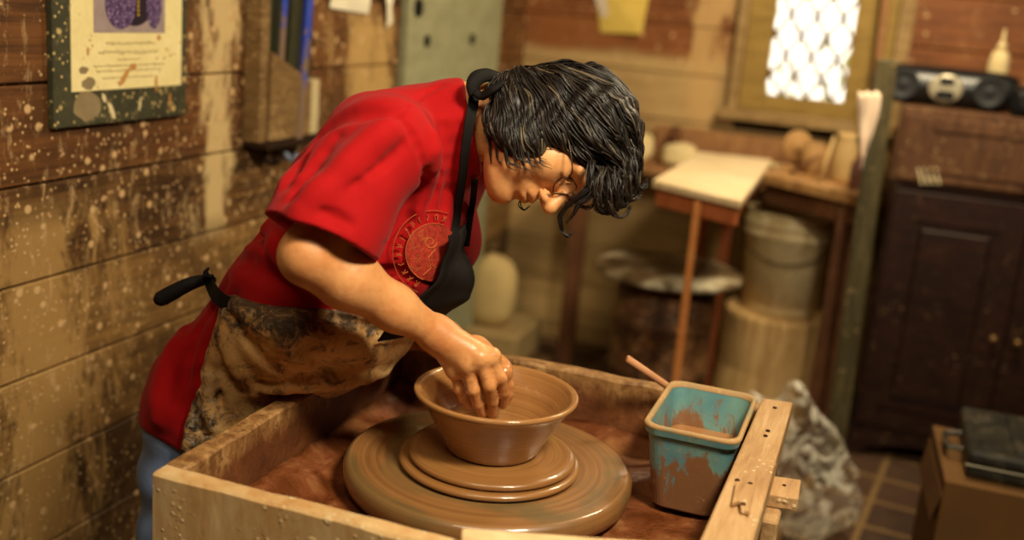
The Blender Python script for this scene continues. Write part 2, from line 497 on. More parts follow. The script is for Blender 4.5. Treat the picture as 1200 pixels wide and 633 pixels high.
# left hand behind it, fingertips steadying the wall of the bowl
hand(wrL, [q(580, 428, 1.545), q(585, 430, 1.530), q(588, 433, 1.517), q(590, 437, 1.505)],
     [q(590, 436, 1.552), q(594, 441, 1.536), q(596, 446, 1.520), q(596, 451, 1.508)],
     [q(592, 447, 1.552), q(595, 453, 1.536), q(596, 458, 1.520), q(596, 462, 1.508)],
     [q(590, 457, 1.550), q(593, 463, 1.535), q(594, 468, 1.520), q(593, 471, 1.508)],
     [.0070, .0078, .0080, .0078],
     (q(570, 424, 1.530), q(576, 438, 1.512), q(580, 452, 1.506), q(584, 462, 1.506), .009))
# tendons and knuckle creases of the right hand
for m in (q(546, 424, 1.424), q(562, 418, 1.430)): B.ell(m, (.007, .007, .007), k=.012)

ed_ = np.array([-1.0, 1.5, .7])
# ---------------- T-shirt
SH = SDF(); torso(SH, .004)
hemR = q(379, 279, 1.30)
SH.cone(shR, hemR + (hemR - shR) * .35, .062, .088, .04)
SH.cone(q(425, 158, 1.43), q(366, 236, 1.34), .048, .048, .05)           # loose cloth between sleeve and back
hemL = elL + (shL - elL) * .35; SH.cone(shL, hemL, .062, .075, .03)
SH.econe(hip, q(250, 524), .142, .135, AY, 1.32, .03)
# sleeve cut plane through the hem
a_, b_ = q(320, 256, 1.30), q(438, 304, 1.33)
hemn = np.cross(b_ - a_, ray(379, 279) + .12 * (elR - shR) / np.linalg.norm(elR - shR)); hemn /= np.linalg.norm(hemn)
if hemn @ (elR - shR) < 0: hemn = -hemn
TS = SDF(); torso(TS, .004); TS.econe(hip, q(250, 524), .142, .135, AY, 1.32, .03)
hem_c = (a_ + b_) / 2
def sleeve_cut(P):       # everything past the hem plane, near the arm only
    pl = (P - hem_c) @ hemn
    return np.maximum(-pl, np.maximum(-(TS(P) - .012), np.linalg.norm(P - elR, axis=1) - .24))
SH.custom(sleeve_cut, hem_c - .3, hem_c + .3, .004, 's')
SH.cone(shR + (hemR - shR) * .70, hemR + (hemR - shR) * .5, .055, .082, .004, 's')
hem0 = q(188, 511, 1.45); hd = np.cross(q(208, 524, 1.44) - q(168, 500, 1.46), ray(188, 512) + np.array([0, 0, .10])); hd /= np.linalg.norm(hd)
if hd[2] > 0: hd = -hd
SH.custom(lambda P: -((P - hem0) @ hd), hem0 - 1, hem0 + 1, .004, 's')
SH.cone(upper, q(556, 152), .080, .063, .04)
ncol = q(556, 155); cn = np.cross(q(568, 212) - q(544, 104), ray(556, 155)); cn /= np.linalg.norm(cn)
if cn @ CR < 0: cn = -cn
cp0 = q(568, 212)
SH.custom(lambda P: np.maximum(-((P - cp0) @ cn), np.linalg.norm(P - ncol, axis=1) - .14), ncol - .2, ncol + .2, .006, 's')
base_sh = SDF(); base_sh.p = list(SH.p)
def crease(S, base, pts, r=.004, k=.018, off=.0, op='s', n=None, r2=None):
    pts = catmull([np.array([a, b, 0.0]) for a, b in pts], n or max(3, len(pts) * 2))
    W = list(trace_many(base, [(p[0], p[1]) for p in pts])[0])
    W = [w + grad(base, w) * off for w in W if w is not None]
    for i, (a, b) in enumerate(zip(W, W[1:])):
        if np.linalg.norm(b - a) < .12:
            t0, t1 = i / len(W), (i + 1) / len(W); rr = r2 if r2 is not None else r
            S.cone(a, b, r + (rr - r) * t0, r + (rr - r) * t1, k, op)
seams = [[(519, 100), (495, 110), (464, 135)], [(464, 135), (486, 162), (496, 195), (487, 236), (468, 262), (448, 286)]]
for sm_ in seams: crease(SH, base_sh, sm_, .0012, .010, .0)
# valleys
for pts, r, k in (([(462, 135), (430, 132), (400, 138), (372, 156), (350, 186), (335, 215)], .002, .024),
                  ([(395, 160), (362, 200), (345, 232)], .001, .02),
                  ([(470, 170), (440, 195), (400, 222)], .0008, .02),
                  ([(500, 200), (492, 232), (470, 270)], .003, .024),
                  ([(520, 150), (516, 200), (500, 240)], .003, .02),
                  ([(540, 150), (530, 200), (520, 240)], .003, .02),
                  ([(447, 300), (470, 262), (480, 235)], .006, .02),
                  ([(345, 215), (370, 240), (410, 262)], .002, .018),
                  ([(290, 262), (318, 285), (345, 318)], .004, .03),
                  ([(275, 300), (310, 318), (360, 345)], .004, .026),
                  ([(262, 335), (225, 400), (205, 470)], .002, .03),
                  ([(270, 352), (240, 430), (222, 500)], .003, .03),
                  ([(425, 325), (450, 322), (480, 322)], .004, .02),
                  ([(400, 345), (430, 352), (470, 356)], .003, .016)):
    crease(SH, base_sh, pts, r, k)
for pts, r, k in (([(455, 150), (425, 175), (385, 215), (350, 245)], .004, .035),
                  ([(508, 160), (506, 200), (490, 245)], .003, .025),
                  ([(300, 250), (330, 300), (370, 335)], .004, .03),
                  ([(215, 390), (195, 440), (185, 490)], .004, .04)):
    crease(SH, base_sh, pts, r, k, -.001, 'u')
SH.custom(lambda P: np.maximum(-(P[:, 0] + .90), P[:, 2] - .835), ed_ - 2, ed_ + 2, .01, 's')
SH.custom(lambda P: .0022 * np.sin(P[:, 0] * 38 + 3 * np.sin(P[:, 2] * 17 + P[:, 1] * 9)) * np.sin(P[:, 2] * 29 + 2 * np.sin(P[:, 1] * 25)), hip, hip, 0, 'd')

# ---------------- apron skirt (heavy dirty canvas over belly and hips)
AP = SDF(); torso(AP, .013)
AP.econe(hip, q(250, 524), .150, .145, AY, 1.30, .03)
AP.cone(q(335, 386, 1.42), q(430, 368, 1.55), .062, .072, .05)
AP.cone(q(420, 374, 1.52), q(450, 364, 1.62), .060, .050, .04)
base_ap = SDF(); base_ap.p = list(AP.p)
E1, E2 = trace(base_ap, 262, 346), trace(base_ap, 212, 515)
en = np.cross(E2 - E1, grad(base_ap, (E1 + E2) / 2)); en /= np.linalg.norm(en)
if en @ CR < 0: en = -en
ed = (E1 + E2) / 2
AP.custom(lambda P: (P - ed) @ en, ed - 2, ed + 2, .003, 's')
W1, W2 = trace(base_ap, 262, 346), trace(base_ap, 420, 366)
wn = np.cross(W2 - W1, CW + .15 * CU); wn /= np.linalg.norm(wn)
if wn @ CU < 0: wn = -wn
AP.custom(lambda P: -((P - W1) @ wn), W1 - 2, W1 + 2, .004, 's')
AP.custom(lambda P: P[:, 2] - .50, ed - 2, ed + 2, .004, 's')
for pts, r, k in (([(268, 356), (310, 378), (350, 405), (372, 428), (400, 440)], .007, .012),
                  ([(272, 362), (290, 400), (318, 430), (350, 445)], .006, .014),
                  ([(268, 365), (262, 400), (275, 440), (300, 462)], .006, .014),
                  ([(255, 400), (250, 440), (255, 480)], .006, .014),
                  ([(240, 440), (238, 475), (240, 505)], .005, .012),
                  ([(300, 365), (350, 375), (400, 395), (440, 405)], .005, .014),
                  ([(285, 445), (320, 452), (370, 440), (420, 432)], .007, .012),
                  ([(350, 368), (400, 376), (450, 388)], .004, .012)):
    crease(AP, base_ap, pts, r * .95, k * 1.1)
for pts, r, k in (([(275, 358), (320, 392), (360, 425)], .004, .022), ([(265, 372), (270, 415), (295, 450)], .005, .02),
                  ([(258, 395), (245, 450), (248, 500)], .005, .018), ([(320, 380), (370, 395), (430, 412)], .005, .03),
                  ([(300, 460), (345, 452), (400, 448), (450, 436)], .006, .02)):
    crease(AP, base_ap, pts, r * .9, k * 1.2, .0, 'u')
AP.custom(lambda P: .0008 * np.sin(P[:, 0] * 60 + 4 * np.sin(P[:, 2] * 31)) * np.sin(P[:, 2] * 45 + 3 * np.sin(P[:, 1] * 40)), hip, hip, 0, 'd')
# the edge of the basin pushes the cloth in
AP.custom(lambda P: np.maximum(np.maximum(np.abs(P[:, 0] + .843) - .030, np.abs(P[:, 1] - 1.46) - .42), P[:, 2] - .792), ed - 2, ed + 2, .006, 's')

# ---------------- jeans
JN = SDF()
JN.econe(hip + [0.01, 0, .02], q(252, 520) + [0, 0, -.02], .122, .108, AY, 1.32, .03)
for sy in (-1, 1):
    h0 = np.array([-1.045, YM + sy * .088, .64]); kn = np.array([-1.06, YM + sy * .10, .42]); an = np.array([-1.08, YM + sy * .11, .07])
    JN.cone(h0, kn, .098, .085, .03); JN.cone(kn, an, .075, .062, .03)
JN.custom(lambda P: -(P[:, 2] - .035), hip - 2, hip + 2, .003, 's'); JN.p[-1] = (lambda P: (P[:, 2] - .035), hip - 2, hip + 2, .003, 's')
JN.custom(lambda P: .004 * np.sin(P[:, 2] * 60 + 5 * np.sin(P[:, 1] * 20 + P[:, 0] * 10)), hip, hip, 0, 'd')

# ---------------- hair volume
HB = SDF()
def hb(c, r, k=.03): HB.ell(H(*c), r, HR, k)
hb((-.012, 0, .042), (.098, .084, .088))
hb((-.052, 0, -.006), (.056, .074, .066))              # back of the head towards the nape
for s_ in (-1, 1):
    hb((-.020, s_ * .068, .006), (.050, .026, .054), .03)
    hb((.016, s_ * .062, .070), (.050, .034, .046), .03)
    hb((-.040, s_ * .058, -.045), (.036, .026, .034), .02)
hb((.026, 0, .084), (.062, .060, .034), .03)
hb((.014, -.064, -.034), (.038, .024, .044), .02)
hb((-.070, -.015, -.052), (.036, .060, .040), .03)
hb((-.010, -.064, -.062), (.042, .022, .036), .02)
hb((.074, .004, .078), (.036, .052, .032), .03)
hb((.098, -.010, .078), (.020, .036, .028), .02)
HB.custom(lambda P: (lambda q_: .0028 * np.sin(q_[:, 0] * 70 + 3 * np.sin(q_[:, 2] * 40)) * np.sin(q_[:, 2] * 55 + q_[:, 1] * 50) + .002 * np.sin(q_[:, 2] * 160 + 5 * np.sin(q_[:, 0] * 45)))((P - HO) @ HR.T), hip, hip, 0, 'd')
# ---------------- build the figure
QUAL = globals().get('QUAL', 1.0)
def skin_mat():
    s = NT('skin'); o = s.coord()
    n1 = s.noise(o, 14, 4, .6); n2 = s.noise(o, 55, 4, .7); n3 = s.noise(o, 7, 3, .5)
    base = s.ramp(n1, [(.3, srgb(196, 128, 76)), (.55, srgb(218, 156, 100)), (.75, srgb(206, 134, 84))])
    base = s.mix(s.ramp(n2, [(.5, 0.0), (.75, .35)]), base, srgb(182, 104, 60))
    # wet clay on the working hands
    g = s.n('ShaderNodeNewGeometry'); d = s.n('ShaderNodeVectorMath', operation='DISTANCE'); s.l(g.outputs['Position'], d.inputs[0])
    d.inputs[1].default_value = tuple(q(575, 470, 1.48))
    m = s.math('ADD', s.ramp(d.outputs['Value'], [(.02, 1.0), (.13, 0.0)]), s.math('MULTIPLY', s.math('SUBTRACT', n2, .5), 1.8))
    m = s.ramp(m, [(.35, 0.0), (.75, .85)])
    c = s.mix(m, base, srgb(172, 112, 66))
    r = s.ramp(d.outputs['Value'], [(.05, .20), (.16, .46)])
    s.set(Base_Color=c, Roughness=r, Subsurface_Weight=.06, Subsurface_Radius=(.012, .005, .003), Subsurface_Scale=1.0, Specular_IOR_Level=.45)
    s.bump(s.math('ADD', n2, s.math('MULTIPLY', s.noise(s.coord((1, 1, 1)), 160, 3), .5)), .22, .003)
    return s.m
def cloth_mat(name, a, b, rough=.85, weave=900, var=.5, sheen=.3):
    s = NT(name); o = s.coord()
    n = s.noise(o, 6, 4, .6); w = s.noise(o, weave, 2)
    c = s.ramp(n, [(.3, a), (.7, b)])
    s.set(Base_Color=c, Roughness=rough, Sheen_Weight=sheen, Sheen_Roughness=.5, Specular_IOR_Level=.15)
    wr_ = s.noise(s.coord((1, .7, .45), rot=(0, .6, 0)), 9, 4, .55, 1.6)
    s.bump(s.math('ADD', s.math('ADD', s.math('MULTIPLY', w, .12), s.math('MULTIPLY', s.noise(o, 45, 4, .7), .18)), wr_), .45, .006)
    return s.m
M_skin = skin_mat()
M_shirt = cloth_mat('red_cotton', srgb(152, 9, 14), srgb(172, 14, 17), sheen=.04)
M_jean = cloth_mat('faded_denim', srgb(96, 120, 168), srgb(132, 154, 196), sheen=.05)
M_black = cloth_mat('black_webbing', srgb(13, 11, 11), srgb(22, 18, 17), .75, sheen=0)
def apron_mat():
    s = NT('muddy_canvas'); o = s.coord()
    n1 = s.noise(o, 9, 6, .65, .5); n2 = s.noise(o, 30, 6, .75, .8); n3 = s.noise(o, 80, 4, .7)
    c = s.ramp(n1, [(.28, srgb(140, 94, 50)), (.46, srgb(204, 154, 94)), (.66, srgb(222, 182, 126))])
    c = s.mix(s.ramp(n2, [(.50, 0.0), (.66, .85)]), c, srgb(66, 48, 36))
    # dark bare canvas shows along the hem edge and the top
    z = s.sep(s.coord(kind='Generated'))
    e = s.math('ADD', s.math('SUBTRACT', 1.0, s.math('MULTIPLY', z[0], 3.0)), s.math('MULTIPLY', s.math('SUBTRACT', n2, .5), 2.4))
    c = s.mix(s.ramp(e, [(.35, 0.0), (.75, .9)]), c, srgb(52, 44, 42))
    e2 = s.math('ADD', s.math('SUBTRACT', s.math('MULTIPLY', z[2], 5.0), 4.2), s.math('MULTIPLY', s.math('SUBTRACT', n2, .5), 2.5))
    c = s.mix(s.ramp(e2, [(.2, 0.0), (.7, .9)]), c, srgb(58, 44, 36))
    c = s.mix(s.math('MULTIPLY', s.ramp(n3, [(.56, 0.0), (.64, .7)]), s.ramp(e, [(.0, .2), (.5, 1.0)])), c, srgb(190, 180, 170))
    s.set(Base_Color=c, Roughness=.75, Specular_IOR_Level=.25); s.bump(s.math('ADD', n2, n3), .4, .004)
    return s.m
M_apron = apron_mat()
def hair_mat(name, col, rough=.46):
    s = NT(name); s.set(Base_Color=col, Roughness=rough, Specular_IOR_Level=.45); return s.m
M_hair = [hair_mat('dark_hair', srgb(26, 20, 17)), hair_mat('brown_hair', srgb(44, 34, 26)), hair_mat('grey_hair', srgb(96, 84, 66), .42)]

lo_, hi_ = np.array([-1.35, 1.18, .0]), np.array([-.28, 1.98, 1.42])
V, F = mesh_sdf(B, lo_, hi_, .0030 * QUAL)
person = link_mesh('person', mesh_from('person', V, F), M_skin, smooth=True, base=(-1.04, YM, 0))
tag(person, 'person in red t-shirt and muddy apron bending over the wheel, hand in the bowl', 'person')
V, F = mesh_sdf(SH, (-1.35, 1.15, .5), (-.5, 2.0, 1.36), .0042 * QUAL)
shirt = link_mesh('shirt', mesh_from('shirt', V, F), M_shirt, person, smooth=True)
V, F = mesh_sdf(AP, (-1.30, 1.25, .48), (-.5, 1.95, 1.1), .0045 * QUAL)
apron = link_mesh('apron', mesh_from('apron', V, F), M_apron, person, smooth=True)
tag(apron, 'tan clay-smeared canvas apron')
V, F = mesh_sdf(JN, (-1.30, 1.25, .0), (-.7, 1.9, .9), .008 * QUAL)
jeans = link_mesh('jeans', mesh_from('jeans', V, F), M_jean, person, smooth=True)
for sy in (-1, 1):
    bm = NB(); an = np.array([-1.08, YM + sy * .11, 0])
    r_ = SDF(); r_.cone(an + [-.04, 0, .045], an + [.15, 0, .035], .045, .042, .02); r_.custom(lambda P: (P[:, 2] - .002), an - 1, an + 1, .002, 's')
    V, F = mesh_sdf(r_, an + [-.12, -.08, -.02], an + [.24, .08, .12], .008)
    link_mesh('shoe', mesh_from('shoe', V, F), M_black, person, smooth=True)
V, F = mesh_sdf(HB, HO - .2, HO + .2, .004 * QUAL)
hair = link_mesh('hair', mesh_from('hair', V, F), M_hair[0], person, smooth=True, base=(float(HO[0]), float(HO[1]), float(HO[2])))

# hair locks flow from the nape over the crown and hang with gravity
def hair_locks():
    rnd = random.Random(5); rng = np.random.RandomState(5)
    src = H(-.085, -.02, -.03); G = np.array([0, 0, -1.0])
    # seeds on the hair volume
    idx = rng.choice(len(V), 2600, replace=False); P = V[idx].copy()
    keep = ((P - HO) @ (-CW)) > -.05; P = P[keep]; n = len(P)
    f_loc = (P - HO) @ HR.T
    Lf = rng.uniform(.04, .10, n) * np.clip(1.0 - f_loc[:, 0] * 4.5 - np.clip(f_loc[:, 2] - .06, 0, 1) * 3, .35, 1); steps = 13; T = [P.copy()]; ph = rng.uniform(0, 6.28, n); amp = rng.uniform(.1, .32, n)
    lift = rng.uniform(.000, .004, n); D = None
    clump = np.sin(P[:, 0] * 60) * 2 + np.sin(P[:, 2] * 70) * 2
    for i in range(steps):
        e = .003; f0 = HB(P)
        N = np.stack([(HB(P + np.eye(3)[k] * e) - f0) / e for k in range(3)], 1); N /= np.linalg.norm(N, axis=1, keepdims=True) + 1e-9
        out = P - src; out /= np.linalg.norm(out, axis=1, keepdims=True)
        d = out * .9 + G * .75 + hu * .35
        side = np.cross(N, d); side /= np.linalg.norm(side, axis=1, keepdims=True) + 1e-9
        w = np.sin(i * .55 + ph * .25 + clump)[:, None] * amp[:, None]
        d = d + side * w * 1.1
        tan = d - N * (d * N).sum(1, keepdims=True)
        # hanging ends leave the surface
        leave = np.clip((-(N[:, 2]) - .80) * 1.2, 0, .5)[:, None]
        d = tan * (1 - leave) + (d * .8) * leave
        d /= np.linalg.norm(d, axis=1, keepdims=True) + 1e-9
        D = d if D is None else (D * .45 + d * .55); D /= np.linalg.norm(D, axis=1, keepdims=True)
        P = P + D * (Lf / steps)[:, None]
        f0 = HB(P); tgt = lift + .0005; corr = np.where(leave[:, 0] < .5, (f0 - tgt), np.minimum(f0 - tgt, 0))
        P = P - N * corr[:, None]
        T.append(P.copy())
    T = np.array(T)
    bms = [NB(), NB(), NB()]
    for j in range(n):
        c = rnd.random(); up = f_loc[j, 2] * 3 + f_loc[j, 0] * -3
        w = 0 if c < .66 - .1 * up else (1 if c < .91 else 2)
        r = rnd.uniform(.0009, .0021)
        tube(bms[w], [T[i, j] for i in range(0, steps + 1)], [r * .5, r, r, r * .85, r * .25], seg=4, flat=.6)
    return bms
bms = hair_locks()
# loose curls: one hanging by the glasses, one by the mouth, the fringe ends
def curl(bm, pts, n, r, spread, seed):
    rd = random.Random(seed)
    for k in range(n):
        a = [np.array(q(px + rd.uniform(-1, 1) * spread * (1.2 - .7 * i / len(pts)), py + rd.uniform(-1, 1) * spread * .5, y + rd.uniform(-1, 1) * spread * .0012)) for i, (px, py, y) in enumerate(pts)]
        tube(bm, a, [r, r, r * .7, r * .2], seg=5, n=18, flat=.7)
curl(bms[0], [(694, 212, 1.49), (682, 228, 1.485), (667, 240, 1.49), (657, 252, 1.495), (657, 267, 1.50), (664, 277, 1.50), (671, 273, 1.505)], 14, .0014, 3.2, 1)
curl(bms[0], [(700, 212, 1.49), (690, 230, 1.485), (678, 240, 1.48), (672, 250, 1.48), (664, 262, 1.485)], 10, .0013, 3.5, 2)
curl(bms[0], [(620, 224, 1.58), (611, 232, 1.585), (609, 240, 1.59), (615, 246, 1.595), (621, 241, 1.6)], 7, .001, 1.6, 3)
for i, (x, y, dx) in enumerate([(588, 188, 6), (602, 194, 14), (614, 192, 12), (626, 194, 16), (636, 190, 14)]):
    a_ = lambda px, py, o: (lambda p: p)(trace(HB, px, py) + grad(HB, trace(HB, px, py)) * o)
    for k in range(5):
        jx, jy = random.Random(i * 9 + k).uniform(-6, 6), random.Random(i * 7 + k + 99).uniform(-5, 5)
        p0_, p1_ = a_(x - 16 + jx, y - 42 + jy, .003), a_(x - 9 + jx, y - 22 + jy, .004); d_ = (q(x + dx * .3 + jx, y + jy, 1.5) - q(x + jx, y - 20 + jy, 1.5))
        p2_ = p1_ + d_ * .9; p3_ = p2_ + d_ * .3 + (q(x + dx, y, 1.5) - q(x, y, 1.5)) * .8
        tube(bms[0 if k % 4 else 1], [p0_, p1_, p2_, p3_], [.0012, .0016, .0011, .0003], seg=5, n=12, flat=.7)
for i, (x, y, dx) in enumerate([(690, 215, -10), (702, 222, -14), (714, 226, -8), (724, 222, 6), (735, 212, 8), (742, 200, 8), (700, 228, 12), (712, 232, 14), (728, 228, -16)]):
    curl(bms[i % 3 if i % 3 < 2 else 0], [(x - dx * .3, y - 26, 1.50), (x, y - 6, 1.485), (x + dx * .2, y + 12, 1.487), (x + dx * .8, y + 22, 1.495), (x + dx * 1.7, y + 18, 1.505), (x + dx * 1.9, y + 10, 1.51)], 10, .0013, 4.5, 10 + i)
lk = [obj('lock_of_hair', b_, m_, hair, smooth=True) for b_, m_ in zip(bms, M_hair)]
for o_, t_ in zip(lk, ('black wavy hair', 'brown wavy hair', 'grey strands of hair')): o_['label'] = t_; o_['kind'] = 'stuff'

# glasses
M_wire = plain('thin_metal_wire', srgb(60, 48, 40), .3, .9); M_glass = NT('clear_glass')
M_glass.set(Base_Color=(1, 1, 1, 1), Roughness=.03, Transmission_Weight=1.0, IOR=1.25); M_glass = M_glass.m
gl = thing('glasses', None, None, H(.1, 0, 0)); gl.parent = person; gl.location = gl.location - person.location
bm = NB()
ring = lambda cy: [H(.1015 - .010 * abs(math.cos(a)) * (1 if cy * math.cos(a) > 0 else .2), cy + .0205 * math.cos(a), -.002 + .0175 * math.sin(a)) for a in np.linspace(0, 2 * PI, 33)]
for cy in (-.031, .031): tube(bm, ring(cy), .0009, 6)
tube(bm, [H(.1015, -.011, .002), H(.107, 0, .006), H(.1015, .011, .002)], .0009, 6, 9)
obj('frame', bm, M_wire, gl, smooth=True)
for s_ in (-1, 1):
    bm = NB(); tube(bm, [H(.091, s_ * .0515, .006), H(.088, s_ * .066, .012), H(.05, s_ * .0765, .014), H(.0, s_ * .079, .012), H(-.02, s_ * .079, -.004)], .0010, 6, 16)
    obj('temple', bm, M_wire, gl, smooth=True)
    bm = NB(); pts = ring(s_ * .031)[:-1]; prism(bm, pts, hf * .0008); obj('lens', bm, M_glass, gl)

# apron straps, knot and bib
def on_shirt(px, py, off=.004):
    p = trace(SHB, px, py); return p + grad(SHB, p) * off
SHB = SDF(); SHB.p = list(base_sh.p) + [x for x in B.p[:12]]
bm = NB()
cpx = [(529, 282), (531, 262), (534, 240), (540, 205), (544, 178), (549, 150), (553, 126), (556, 108)]
pts = [on_shirt(a, b, .005) for a, b in cpx]
wd = [CR * 1.0 + CU * .15 + CW * .35] * len(pts)
ribbon(bm, pts, wd, [.013, .012, .012, .013, .014, .015, .016, .016], .0035, 40)
strap = obj('neck_strap', bm, M_black, apron, smooth=False)
bm = NB(); pts = [on_shirt(a, b, .006) for a, b in ((543, 288), (546, 262), (550, 235), (554, 208))]
ribbon(bm, pts, [CR + CW * .3] * 4, .010, .0035, 16); obj('neck_strap', bm, M_black, apron)
bm = NB(); tube(bm, [q(555, 112, 1.500), q(554, 100, 1.502), q(560, 91, 1.515), q(572, 88, 1.54), q(588, 92, 1.57)], [.008, .011, .012, .012, .010], 10, 24, flat=.6)
tube(bm, [q(556, 108, 1.495), q(566, 112, 1.495), q(578, 104, 1.49), q(590, 96, 1.50)], [.006, .009, .009, .006], 8, 18, flat=.6)
obj('strap_loop', bm, M_black, apron, smooth=True)
G_ = surf_grid([[q(526, 276, 1.458), q(535, 272, 1.50), q(545, 262, 1.60)], [q(519, 312, 1.45), q(533, 306, 1.50), q(547, 295, 1.61)],
                [q(497, 345, 1.435), q(526, 338, 1.49), q(555, 338, 1.61)], [q(470, 372, 1.435), q(505, 366, 1.49), q(540, 356, 1.60)], [q(440, 400, 1.46), q(480, 392, 1.52), q(512, 376, 1.60)]], 30, 18)
for i in range(30):
    for j in range(18): G_[i, j] += (CW * .004 * math.sin(j * 1.1 + i * .25) + CR * .003 * math.sin(i * .7))
bm = NB(); sheet(bm, G_, .003); o_ = obj('bib', bm, cloth_mat('black_oilcloth', srgb(12, 10, 9), srgb(24, 19, 16), .8, sheen=0), apron, smooth=True)
# printed round emblem on the chest, partly under the bib
def emblem():
    cx, cy = 507, 296; M_or_ = plain('orange_print', srgb(168, 84, 44), .8); M_red_ = plain('brick_print', srgb(142, 40, 26), .8, var=.35, scale=160)
    def on(pp, off):
        P, b_ = trace_many(SHB, pp); return P + grads(SHB, P) * off, b_
    bm = NB(); nr, na = 8, 40
    pp = [(cx + 31 * r / nr * math.cos(2 * PI * a / na), cy + 31 * r / nr * 1.08 * math.sin(2 * PI * a / na)) for r in range(1, nr + 1) for a in range(na)]
    P, b_ = on(pp, .0014); c_, _ = on([(cx, cy)], .0014); vs = [[bm.verts.new(Vector(P[r * na + a])) for a in range(na)] for r in range(nr)]; c0 = bm.verts.new(Vector(c_[0]))
    for a in range(na):
        bm.faces.new((c0, vs[0][a], vs[0][(a + 1) % na]))
        for r in range(nr - 1): bm.faces.new((vs[r][a], vs[r + 1][a], vs[r + 1][(a + 1) % na], vs[r][(a + 1) % na]))
    e_ = obj('chest_emblem', bm, M_red_, shirt, smooth=True); e_['label'] = 'round orange and brick-red printed emblem'
    bm = NB(); rd_ = random.Random(8)
    def stroke(pp, r=.0007):
        P, b_ = on(pp, .0018)
        if (b_ < .01).all() and max(np.linalg.norm(P[i + 1] - P[i]) for i in range(len(P) - 1)) < .03: tube(bm, list(P), r, 5)
    for rad in (32, 47): stroke([(cx + rad * math.cos(a), cy + rad * 1.05 * math.sin(a)) for a in np.linspace(PI * .62, PI * 1.62, 40)], .0006 if rad > 40 else .0009)
    for k, a in enumerate(np.linspace(PI * .66, PI * 1.60, 13)):      # worn lettering, no longer legible
        u = (math.cos(a), math.sin(a)); v_ = (-u[1], u[0]); g = lambda s_, t_: (cx + (39.5 + s_) * u[0] + t_ * v_[0], cy + (39.5 + s_) * 1.05 * u[1] + t_ * v_[1])
        wob_ = [rd_.uniform(-1.4, 1.4) for _ in range(6)]; m_ = rd_.randrange(3)
        stroke([g(-3.5, -1 + wob_[0]), g(wob_[1], wob_[2]), g(3.5, wob_[3])], .0008)
        if m_: stroke([g(-2 + wob_[4], 2), g(wob_[5], 1 + wob_[0]), g(3, 2.2)], .0009)
    stroke([(cx - 4 + 8 * math.cos(a) * (1 - a * .09), cy - 12 + 8 * math.sin(a) * (1 - a * .09)) for a in np.linspace(0, 7.5, 26)], .0013)
    stroke([(cx + 2, cy - 4), (cx - 6, cy + 6), (cx - 3, cy + 18), (cx - 12, cy + 26)], .0011)
    for k in range(26):
        x_, y_ = cx + rd_.uniform(-28, 4), cy + rd_.uniform(-24, 20); stroke([(x_, y_), (x_ + rd_.uniform(-5, 5), y_ + rd_.uniform(-5, 5)), (x_ + rd_.uniform(-6, 6), y_ + rd_.uniform(-4, 8))], .0006)
    obj('emblem_print', bm, M_or_, e_)
emblem()
# waist tie: band round the side, knot end sticking out behind
bm = NB(); base_w = SDF(); torso(base_w, .006); base_w.econe(hip, q(228, 520), .146, .14, AY, 1.32, .03)
pts = []
for a, b in [(249, 322), (252, 335), (260, 348), (272, 356), (290, 360)]:
    p = trace(base_w, a, b); pts.append(p + grad(base_w, p) * .010)
ribbon(bm, pts, [np.cross(pts[min(i + 1, 4)] - pts[max(i - 1, 0)], grad(base_w, pts[i])) for i in range(5)], [.020, .020, .022, .022, .02], .004, 20)
obj('waist_tie', bm, M_black, apron)
bm = NB(); pts = [q(251, 329, 1.51), q(240, 328, 1.495), (q(222, 333, 1.475)), q(204, 342, 1.465), q(190, 350, 1.46), q(187, 355, 1.46)]
tube(bm, pts, [.007, .010, .013, .0145, .015, .010], 14, 26, flat=.9); obj('waist_tie_end', bm, M_black, apron, smooth=True)
